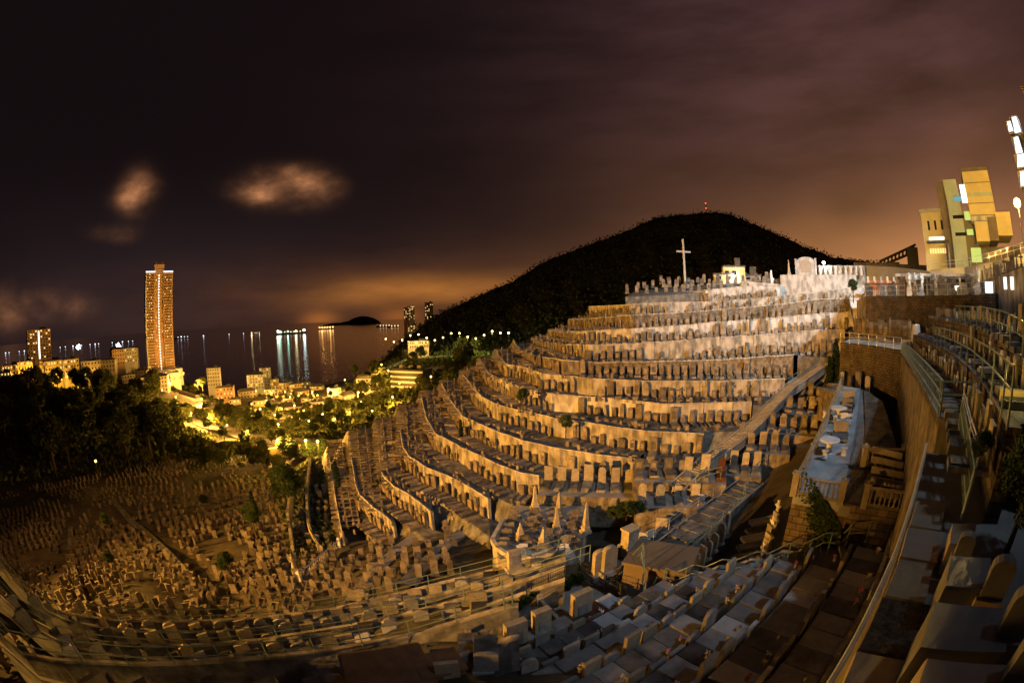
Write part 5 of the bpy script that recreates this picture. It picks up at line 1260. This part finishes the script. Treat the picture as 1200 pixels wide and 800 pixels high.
lamps = [(305, 482, 330, 9000), (322, 489, 290, 8000), (342, 492, 275, 9000), (362, 496, 260, 8000), (378, 488, 280, 8000), (392, 494, 250, 7000), (410, 486, 260, 7000), (436, 484, 240, 6000), (420, 462, 340, 9000), (468, 452, 300, 7000), (312, 472, 400, 12000), (300, 461, 470, 20000), (318, 463, 480, 20000), (334, 462, 470, 24000), (350, 466, 455, 24000), (366, 462, 470, 24000), (345, 478, 405, 20000), (330, 482, 400, 16000), (385, 476, 425, 16000), (295, 476, 420, 12000), (72, 448, 355, 20000), (110, 446, 372, 16000), (20, 448, 385, 16000), (180, 465, 375, 20000), (200, 452, 440, 16000), (232, 452, 420, 60000), (236, 470, 390, 60000), (224, 487, 262, 26000), (243, 493, 242, 30000), (266, 501, 226, 24000), (290, 508, 215, 20000), (325, 518, 203, 60000), (340, 519, 200, 60000), (358, 519, 198, 60000), (372, 520, 196, 40000), (112, 543, 160, 1500), (206, 468, 380, 26000), (326, 500, 260, 12000), (385, 458, 400, 40000), (404, 448, 420, 30000), (398, 472, 360, 30000), (423, 474, 300, 14000), (447, 430, 330, 32000), (455, 437, 320, 20000), (460, 468, 240, 15000), (505, 444, 230, 4000), (340, 468, 470, 42000), (372, 466, 455, 32000), (356, 484, 350, 14000), (95, 452, 360, 26000), (60, 449, 372, 26000), (35, 446, 385, 24000), (190, 460, 385, 22000), (215, 440, 470, 24000)]
for i, (x, y, D2, e) in enumerate(lamps):
    area_ = 'left of the tall tower' if x < 160 else ('in the valley road area' if x < 300 else ('among the shore houses' if x < 410 else 'on the wooded slope'))
    if 195 < x < 300 and y > 440: e *= 1.7
    if x > 195:
        q = atD(x+rnd.uniform(-5, 5), y+4, march(x, y, 6.5, D2)+7); q.z = min(q.z, zg(q.x, q.y)-1)
        tree_q.append(q)
    lit_lamp(x, y-3, D2, e*(11.0 if x > 222 else 4.5), 'orange street lamp %s, at about its %s lamp from the left' % (area_, ordn(i)), br=.3+D2/700)
for i in range(16):
    x = 452+9.6*i; y = 397-.4*i+4*math.sin(i*1.3) if i < 14 else 390
    lit_lamp(x, y, 470-6*i, 60000, '%s greenish yellow lamp from the left along the road under the mountain' % ordn(i), col=(.95, .8, .25), br=.8, b_=glow('greenish_bulb', (1, .8, .25), 12) if i == 0 else bpy.data.materials['greenish_bulb'], name='road_lamp', group='lamps along the road under the mountain')
# floodlit pitches, far lamps
for (x, y, D2, lab) in ((91, 407, 700, 'cluster of brilliant white lamps left of the tall tower'), (138, 405, 700, 'brilliant white lamp group just left of the tall tower')):
    t = lit_lamp(x, y, D2, 60000, lab, (.9, .85, 1), h=22, br=2.6, b_=G_bulb, name='flood_lamp', group=None)
    for q in range(5): b = MB(); b.lathe((rnd.uniform(-9, 9), 0, 22+rnd.uniform(-3, 5)), [(.1, -1.4), (1.7, 0), (.1, 1.4)], 6); b.build('bulb', G_bulb, t)

# ------------------------------------------------------------------ ships
def ship(label, x, y, L_, lights, D2=None, col=(1, .8, .5), name='ship', group='ships on the bay', heading=0.0, en=0):
    d = ray(x, y); D_ = D2 or SEA/(d[2]/math.hypot(d[0], d[1])); p = atD(x, y, D_); p.z = SEA
    t = thing(name, label, 'ship', p, hz(p, heading), group)
    h = L_*.05; b = MB(); b.add([(-L_/2, -L_*.06, h), (L_*.42, -L_*.06, h), (L_/2, 0, h*1.3), (L_*.42, L_*.06, h), (-L_/2, L_*.06, h), (-L_*.48, -L_*.045, -1), (L_*.4, -L_*.045, -1), (L_*.46, 0, -1), (L_*.4, L_*.045, -1), (-L_*.48, L_*.045, -1)],
        [(0, 1, 2, 3, 4), (0, 5, 6, 1), (1, 6, 7, 2), (2, 7, 8, 3), (3, 8, 9, 4), (4, 9, 5, 0)]); b.build('hull', M['hull'], t)
    b = MB(); b.box((-L_*.38, 0, h), (L_*.14, L_*.09, L_*.07)); b.build('bridge', M['housew'], t)
    for (u, zz, c, r_, e) in lights:
        b = MB(); b.lathe((0, 0, 0), [(.1, -r_), (r_*.8, -r_*.6), (r_, 0), (r_*.8, r_*.6), (.1, r_)], 8); o = b.build('deck_light', glow('deck_bulb', c, 9 if D_ < 4000 else (5 if c == OR else 3)), t); o.location = (u*L_, 0, h+zz)
        if e:
            l = bpy.data.lights.new('deck_lamp', 'POINT'); l.energy = e; l.color = c; l.shadow_soft_size = r_*1.4; lo = bpy.data.objects.new('deck_lamp', l); C.objects.link(lo); lo.parent = t; lo.location = (u*L_, -L_*.1, h+zz+r_)
    return t
GR = (.45, 1, .75); YL = (1, .85, .45); OR = (1, .45, .12)
E_ = 4e4
ship('long ship on the bay with four bright lamps reflected as green and yellow streaks', 341, 391.5, 250, [(-.42, 14, (1, .9, .7), 8, E_), (-.36, 8, GR, 7, E_), (-.1, 10, GR, 5, E_*.8), (.16, 10, YL, 6, E_), (.42, 14, (.8, 1, .9), 9, E_*1.2)] + [(-.3+.1*i, 6, YL, 2.5, 0) for i in range(7)])
ship('smaller ship left of the long one with a warm lamp at its bow', 300, 391, 100, [(-.45, 8, (1, .75, .4), 6, E_*.7), (-.1, 5, YL, 3, 0), (.1, 5, YL, 3, 0), (.35, 5, YL, 3.5, E_*.1)])
ship('distant orange lit ship with a wide orange reflection', 382, 380.5, 175, [(-.42+.17*i, 14, OR, 8, E_*(1.5 if i in (1, 4) else .3)) for i in range(6)]+[(-.35+.2*i, -2, (1, .6, .3), 6, 0) for i in range(4)], D2=4600)
ship('far ship with white deck lamps near the mountain foot', 449, 374.8, 160, [(-.4+.2*i, 8, (1, .8, .5), 4.5, 0) for i in range(5)], D2=4600)
ship('far ship with orange deck lamps close by the mountain foot', 461, 374, 130, [(-.4+.25*i, 6, (1, .7, .35), 5, 0) for i in range(4)], D2=4300)
FARL = [(6, 403), (10, 403), (22, 401.5), (28, 401), (70, 397), (76, 396), (85, 395), (95, 394), (105, 393), (111, 392.5), (115, 391.5), (131, 390.5), (143, 389), (150, 388.5), (155, 388), (238, 381), (268, 381), (285, 382), (212, 386.5)]
for i, (x, y) in enumerate(FARL):
    ship('%s small lit boat from the left along the far dark horizon' % ordn(sorted([q[0] for q in FARL]).index(x)), x, y, 50 if i != 18 else 170, [(0, 8, (.8, .85, 1), 4 if i % 3 else 6, 0)]+([(-.4+.2*k, 6, (1, 1, 1), 3.5, 0) for k in range(5)] if i == 18 else []), D2=4200, name='boat', group='boats along the far horizon')

# ------------------------------------------------------------------ trees
def crown_mesh(name, rx, rz_, n, leaf, seed, m, kind='round'):
    r = np.random.default_rng(seed); V = []; Fq = []
    cl = []
    K = 26 if kind == 'round' else 18
    for i in range(K):
        a = r.uniform(0, 2*math.pi); zz = r.uniform(-.8, 1); 
        if kind == 'round': rr = math.sqrt(max(0, 1-zz*zz))*r.uniform(.45, 1); c = (rx*rr*math.cos(a)*.8, rx*rr*math.sin(a)*.8, rz_*zz*.75); s_ = rx*r.uniform(.22, .42)
        else: c = (r.normal()*.12*rx, r.normal()*.12*rx, rz_*(i/K*2-1)*.9); s_ = rx*(1-.75*abs(i/K-.3))*.75
        cl.append((c, s_))
    tot = sum(q[1]**2 for q in cl)
    for c, s_ in cl:
        k = int(n*s_*s_/tot)
        d = r.normal(size=(k, 3)); d /= np.linalg.norm(d, axis=1)[:, None]; rad = s_*r.uniform(.55, 1.08, size=(k, 1)); P = d*rad*np.array([1, 1, .8])+np.array(c)
        for p in P:
            u = r.normal(size=3); u /= np.linalg.norm(u); w = np.cross(u, r.normal(size=3)); w /= np.linalg.norm(w); L_ = leaf*r.uniform(.6, 1.3)
            o = len(V); V += [p-u*L_, p+w*L_*.5, p+u*L_, p-w*L_*.5]; Fq.append((o, o+1, o+2, o+3))
    me = bpy.data.meshes.new(name); me.from_pydata([tuple(v) for v in V], [], Fq); me.materials.append(M[m]); me.update(); return me
def trunk_mesh(h, r, seed, spread=1.5):
    rr = random.Random(seed); b = MB(); b.tube([(0, 0, -1), (rr.uniform(-.1, .1), 0, h*.5), (rr.uniform(-.2, .2), 0, h)], r, 7, r*.6)
    for i in range(6):
        a = i*1.05+rr.random(); b.tube([(0, 0, h*.75), (math.cos(a)*spread*.5, math.sin(a)*spread*.5, h+spread*.35), (math.cos(a)*spread, math.sin(a)*spread, h+spread*rr.uniform(.5, 1.1))], r*.45, 5, r*.12)
    me = bpy.data.meshes.new('trunk'); me.from_pydata(b.v, [], b.f); me.materials.append(M['bark']); return me
CR = [crown_mesh('crown', 3.6, 3.0, 3200, .30, s_, 'leafdark') for s_ in (1, 2, 3)]
TR_ = [trunk_mesh(4.5, .28, s_, 2.4) for s_ in (1, 2, 3)]
CRl = [crown_mesh('crown', 3.0, 2.7, 9000, .14, s_, 'leaf') for s_ in (4, 5)]
CRs = crown_mesh('crown', 3.4, 3.2, 2600, .3, 8, 'leaf')
CYP = crown_mesh('crown', .8, 2.6, 3500, .12, 9, 'cypress', 'tall'); TRc = trunk_mesh(1.5, .1, 5, .3)
def tree(name, label, p, s_, crown, trunk, ch=6.5, group=None, sx2=None, lift=1.0):
    t = thing(name, label, 'tree' if 'shrub' not in name else 'shrub', p, rnd.uniform(0, 6.28), group); t.scale = (s_, s_, s_*(sx2 or 1))
    a = bpy.data.objects.new('trunk', trunk); C.objects.link(a); a.parent = t
    b_ = bpy.data.objects.new('crown', crown); C.objects.link(b_); b_.parent = t; b_.location = (0, 0, ch); return t
n = 0
LAZ = [(azd(l_[0], l_[1]), float(ray(l_[0], l_[1])[2])/math.hypot(*ray(l_[0], l_[1])[:2]), march(l_[0], l_[1], 6.5, l_[2])) for l_ in lamps if l_[0] > 190]+[(math.degrees(math.atan2(q.x, q.y)), q.z/q.xy.length, q.xy.length) for q in RD]
def hides(p, s_):
    a = math.degrees(math.atan2(p.x, p.y)); d = p.xy.length; e = (p.z+9.5*s_)/d; w = math.degrees(3.4*s_/d)+.35
    return any(abs(a-l_[0]) < w and l_[2] > d-2 and e > l_[1]-.012 for l_ in LAZ)
def scatter(k, azr, Dr, sc, lab, group):
    for i in range(k):
        for _ in range(25):
            a = rnd.uniform(*azr); d = rnd.uniform(*Dr); p = pol(a, d); p.z = zg(p.x, p.y)-1; ss = rnd.uniform(*sc)
            if not hides(p, ss): break
        j = rnd.randrange(3); side = ['closest', 'near', 'middle', 'far', 'farthest'][min(4, int(5*(d-Dr[0])/(Dr[1]-Dr[0]+.01)))]
        tree('broadleaf_tree', lab, p, ss, CR[j], TR_[j], 6.5, group)
scatter(88, (-86, -50), (135, 345), (1.5, 2.3), 'dark broadleaf tree in the wood on the left below the town', 'dark wood on the left')
scatter(62, (-48, -20), (190, 290), (.8, 1.25), 'dark tree in the valley between the graves and the shore houses', 'valley trees')
scatter(36, (-44, -20), (330, 470), (.55, .85), 'tree among the houses by the shore', 'trees among the shore houses')
scatter(18, (-47, -33), (105, 170), (.55, .95), 'dark bushy tree between the valley graves and the lit road', 'dark bushes by the valley graves')
scatter(36, (-21, -3), (150, 460), (1.2, 2.1), 'tree on the wooded slope below the mountain road', 'trees under the mountain')
for (x, y, D2, s_) in [(238, 446, 425, 1.6), (228, 452, 420, 1.4), (245, 470, 380, 1.1), (395, 468, 370, 1.2), (388, 470, 400, 1.0), (410, 452, 410, 1.3), (400, 485, 300, 1.2), (428, 480, 290, 1.0), (450, 445, 325, 1.1), (444, 436, 335, 1.2), (462, 476, 235, .7), (338, 521, 198, .7), (345, 516, 202, .8), (425, 440, 350, 1.3), (438, 424, 380, 1.4), (415, 430, 420, 1.5)]:
    p = atD(x, y+14, D2); tree('broadleaf_tree', 'street tree lit yellow by the lamp next to it', p, s_, CR[rnd.randrange(3)], TR_[0], 6.5, 'trees lit yellow by street lamps')
for (x, y, D2, s_, lab) in [(341, 602, 62, 1.0, 'large round olive-green tree at the left foot of the terraced hill'), (300, 625, 52, .55, 'dark tree left of the large round tree'), (272, 680, 42, .42, 'small green bush-like tree in the middle of the valley graves'), (663, 512, 45.5, .30, 'small leafy tree on the sixth terrace of the hill'), (613, 480, 52, .32, 'thin tree standing farther up the hill terraces'), (1000, 352, 62, .35, 'small tree by the skyline wall')]:
    tree('small_tree', lab, atD(x, y, D2), s_, CRl[rnd.randrange(2)], TR_[1], 5.4 if s_ > .5 else 5.8, None)
for (x, y, D2, s_, lab) in [(397, 573, 52, .75, 'dark cypress on the lowest left terrace'), (302, 612, 56, .9, 'dark cypress left of the large round tree'), (541, 513, 56, .5, 'squat dark cypress shrub on the fifth terrace'), (978, 452, 50, 1.0, 'leaning dark cypress between the stair and the stone wall'), (970, 462, 49, .8, 'second dark cypress lower beside the stair')]:
    tree('cypress_tree', lab, atD(x, y, D2), s_, CYP, TRc, 2.9)
for (x, y, D2, s_, lab) in [(734, 606, 28, .3, 'dark dense shrub left of the lower walkway'), (745, 603, 28.5, .26, 'second dark dense shrub beside the lower walkway'), (720, 606, 28.5, .22, 'smaller dark shrub left of the dense pair'), (575, 492, 60, .3, 'dark shrub at the foot of the seventh terrace wall'), (240, 590, 75, .4, 'dark shrub among the valley graves'), (125, 615, 60, .4, 'dark shrub low among the valley graves'), (130, 660, 42, .3, 'dark shrub near the lower valley graves')]:
    p = atD(x, y, D2); t = thing('shrub', lab, 'shrub', p); t.scale = (s_,)*3; o = bpy.data.objects.new('foliage', CRl[0]); C.objects.link(o); o.parent = t; o.location = (0, 0, 2.0); o = bpy.data.objects.new('stem', TRc); C.objects.link(o); o.parent = t
for i in range(11):
    u = i/10; p = atz(556+ (676-556)*u, 738+(684-738)*u, -13.5)
    t = thing('potted_shrub', 'small dark potted shrub, %s from the left along the patterned fence' % ordn(i), 'potted plant', p-Vector((0, 0, .3)), 0, 'potted shrubs along the fence')
    b = MB(); b.lathe((0, 0, 0), [(.16, 0), (.24, .32), (.26, .34)], 10); b.build('pot', M['redstone'], t)
    o = bpy.data.objects.new('foliage', CRl[i % 2]); C.objects.link(o); o.parent = t; o.scale = (.13, .13, .15); o.location = (0, 0, .65)
for q in tree_q: tree('broadleaf_tree', 'street tree lit yellow by the lamp next to it', q, rnd.uniform(.65, .95), CRs, TR_[1], 6.0, 'trees lit yellow by street lamps')
# dark tree at the right edge, close to the camera, and a creeper on the block wall
tree('small_tree', 'dark leafy tree close by at the right edge', atD(1176, 655, 7.5), .30, CRl[1], TR_[2], 4.2)
p = atD(1153, 520, 8.5); t = thing('shrub', 'small flowering shrub with orange lit leaves beside the bright handrail', 'shrub', p); t.scale = (.1,)*3; o = bpy.data.objects.new('foliage', CRl[0]); C.objects.link(o); o.parent = t
r = np.random.default_rng(3); b = MB()
for i in range(2600):
    u = .30+r.normal()*.09; z = -8.2-abs(r.normal())*1.0-(u-.3)*6
    p = FL.lerp(FR, min(max(u, 0), 1)); q = Vector((p.x, p.y, max(-11.4, z)))+Vector((-.66, -.75, 0))*r.uniform(.03, .25)
    a = Vector(r.normal(size=3)).normalized()*.09; w = a.cross(Vector(r.normal(size=3))).normalized()*.05
    b.add([q-a, q+w, q+a, q-w], [(0, 1, 2, 3)])
b.build('creeper', M['leaf'], label='dark creeper hanging on the stone block wall', cat='creeper')
# white balustraded walk and statue at the foot of the hill, left
balustrade(atD(352, 680, 36), atD(398, 640, 44), 'white balustrade crossing the graves at the left foot of the hill', gap=.45, m='marble')
q = atD(347, 672, 37); angel(q+Vector((0, 0, -.2)), 'pale statue with raised arms left of the white balustrade', m='buffstone')

# undergrowth covering the valley sides
r = np.random.default_rng(11); V = []; FF_ = []
def brush(k, a0, a1, d0, d1, L0_, hgt):
    for i in range(k):
        a = r.uniform(a0, a1); d = math.sqrt(r.uniform(d0*d0, d1*d1)); p = pol(a, d)
        rd = min(((p.x-q.x)**2+(p.y-q.y)**2) for q in RD)
        if rd < 260: continue
        p.z = zg(p.x, p.y)+hgt*r.uniform(-.2, 1)*(.5+.5*math.sin(p.x*.11)*math.cos(p.y*.09))
        p = np.array(p); u = r.normal(size=3); u /= np.linalg.norm(u); w = np.cross(u, r.normal(size=3)); w /= np.linalg.norm(w); L_ = L0_*r.uniform(.6, 1.4)*(d/250)
        o = len(V); V.extend([p-u*L_, p+w*L_*.6, p+u*L_, p-w*L_*.6]); FF_.append((o, o+1, o+2, o+3))
brush(30000, -90, -50, 132, 380, 1.5, 5)
brush(36000, -50, -22, 150, 330, 1.2, 2.5)
brush(16000, -22, -3, 130, 420, 1.3, 4)
brush(26000, -47, -26, 96, 190, .9, 1.3)
brush(2500, -35, -27.5, 44, 95, 1.6, 1.2)
brush(14000, -40, -6, 90, 170, 1.1, 1.5)
me = bpy.data.meshes.new('undergrowth'); me.from_pydata([tuple(v) for v in V], [], FF_); me.materials.append(M['leafdark']); o = bpy.data.objects.new('undergrowth', me); C.objects.link(o)
tag(o, 'dark tangled undergrowth covering the valley slopes between the trees', 'undergrowth', None, 'stuff')

# trees behind the photographer's left shoulder that shade the near graves
for i, (x, y, s_) in enumerate(((-19, -3.6, 1.2), (-23, -6.5, 1.45), (-17, -9.2, .9), (-28, -3.5, 1.5))):
    tree('broadleaf_tree', 'broadleaf tree on the slope outside the left of the picture', Vector((x, y, zg(x, y)-1.5)), s_, CRl[i % 2], TR_[i % 3], 5.2, 'trees outside the left edge')

# ragged tree line on the mountain
r = np.random.default_rng(5); V = []; FF_ = []
for i in range(22000):
    c = rows[r.integers(0, na+1)]; j = min(24, int(25*r.uniform(.25, 1.02))); p = np.array(c[j])+r.normal(size=3)*np.array([5, 5, 1.5])+np.array([0, 0, .8])
    u = r.normal(size=3); u /= np.linalg.norm(u); w = np.cross(u, r.normal(size=3)); w /= np.linalg.norm(w); L_ = r.uniform(1.0, 2.6)
    o = len(V); V.extend([p-u*L_, p+w*L_*.7, p+u*L_, p-w*L_*.7]); FF_.append((o, o+1, o+2, o+3))
me = bpy.data.meshes.new('mountain_woods'); me.from_pydata([tuple(v) for v in V], [], FF_); me.materials.append(M['leafdark']); o = bpy.data.objects.new('mountain_woods', me); C.objects.link(o)
tag(o, 'dark woods covering the mountain and making its skyline ragged', 'woods', None, 'stuff')
# ------------------------------------------------------------------ placing every grave
BQ = []
for bi, colr in enumerate(((.75, .7, .62), (.7, .25, .3), (.75, .5, .08))):
    rb_ = random.Random(bi); b = MB()
    for _ in range(26):
        a = Vector((rb_.gauss(0, .035), rb_.gauss(0, .035), .21+rb_.gauss(0, .03))); u = Vector((rb_.gauss(0, 1), rb_.gauss(0, 1), rb_.gauss(0, 1))).normalized()*.035; w = u.cross(Vector((.3, .2, 1))).normalized()*.03
        b.add([a-u, a+w, a+u, a-w], [(0, 1, 2, 3)])
    me = bpy.data.meshes.new('flowers'); me.from_pydata(b.v, [], b.f); me.materials.append(mat('petals_%d' % bi, colr, colr, 5, bump=0, rand=.3)); BQ.append(me)
def place_graves():
    order = sorted(range(len(SITES)), key=lambda i: -SITES[i]['pr'])
    ind = set(order[:298])
    V = []; FF = []; no = 0; used = {}
    for i, s in enumerate(SITES):
        P = PROTO[s['pi']]
        if i in ind:
            sd_ = (' with a ' + SKN[P['sk']]) if s['slab'] else ''
            lab = '%s %s %s%s, %s %s' % (TONE[P['mat']], P['kind'], {'cross': 'gravestone', 'pillar': 'monument'}.get(P['kind'], 'headstone'), sd_, ordn(s['idx']), s['row'])
            if len(lab.split()) > 16: lab = lab.replace(sd_, '')
            if len(lab.split()) > 16: lab = lab.replace('black granite ', 'black ').replace('dark red granite ', 'dark red ')
            root = thing('grave', lab, 'grave', s['p'], s['rz'], s['group'])
            root.scale = s['sc']
            h = bpy.data.objects.new('headstone', P['head']); C.objects.link(h); h.parent = root; h.rotation_euler = (s['tilt'], 0, 0)
            if s['slab']:
                b = bpy.data.objects.new('ledger', P['slab']); C.objects.link(b); b.parent = root
                if s['p'].length < 30 and rnd.random() < .6:
                    for _ in range(rnd.randint(1, 2)):
                        v = bpy.data.objects.new('flower_vase', VASE); C.objects.link(v); v.parent = root; v.location = (rnd.uniform(-.2, .2), -.32-rnd.uniform(0, .2), .26 if P['sk'] != 'box' else .34); v.scale = (1, 1, 1.1)
                        if rnd.random() < .7: f_ = bpy.data.objects.new('flowers', rnd.choice(BQ)); C.objects.link(f_); f_.parent = v; f_['kind'] = 'stuff'
        else:
            mt = Matrix.LocRotScale(s['p'], Matrix.Rotation(s['rz'], 3, 'Z').to_quaternion() @ Matrix.Rotation(s['tilt'], 3, 'X').to_quaternion(), Vector(s['sc']))
            A = np.array(mt)
            for b in ([P['hb'], P['sb']] if s['slab'] else [P['hb']]):
                vv = np.array(b.v); vv = vv @ A[:3, :3].T + A[:3, 3]
                V.append(vv); FF += [tuple(j+no for j in f) for f in b.f]; no += len(vv)
    if V:
        me = bpy.data.meshes.new('headstones'); me.from_pydata(np.vstack(V).tolist(), [], FF); me.materials.append(M['massstone']); me.update()
        o = bpy.data.objects.new('headstones', me); C.objects.link(o)
        tag(o, 'countless smaller weathered headstones and slabs covering the far terraces and the valley floor', 'headstones', None, 'stuff')
    print('SITES', len(SITES), len(ind))
place_graves()
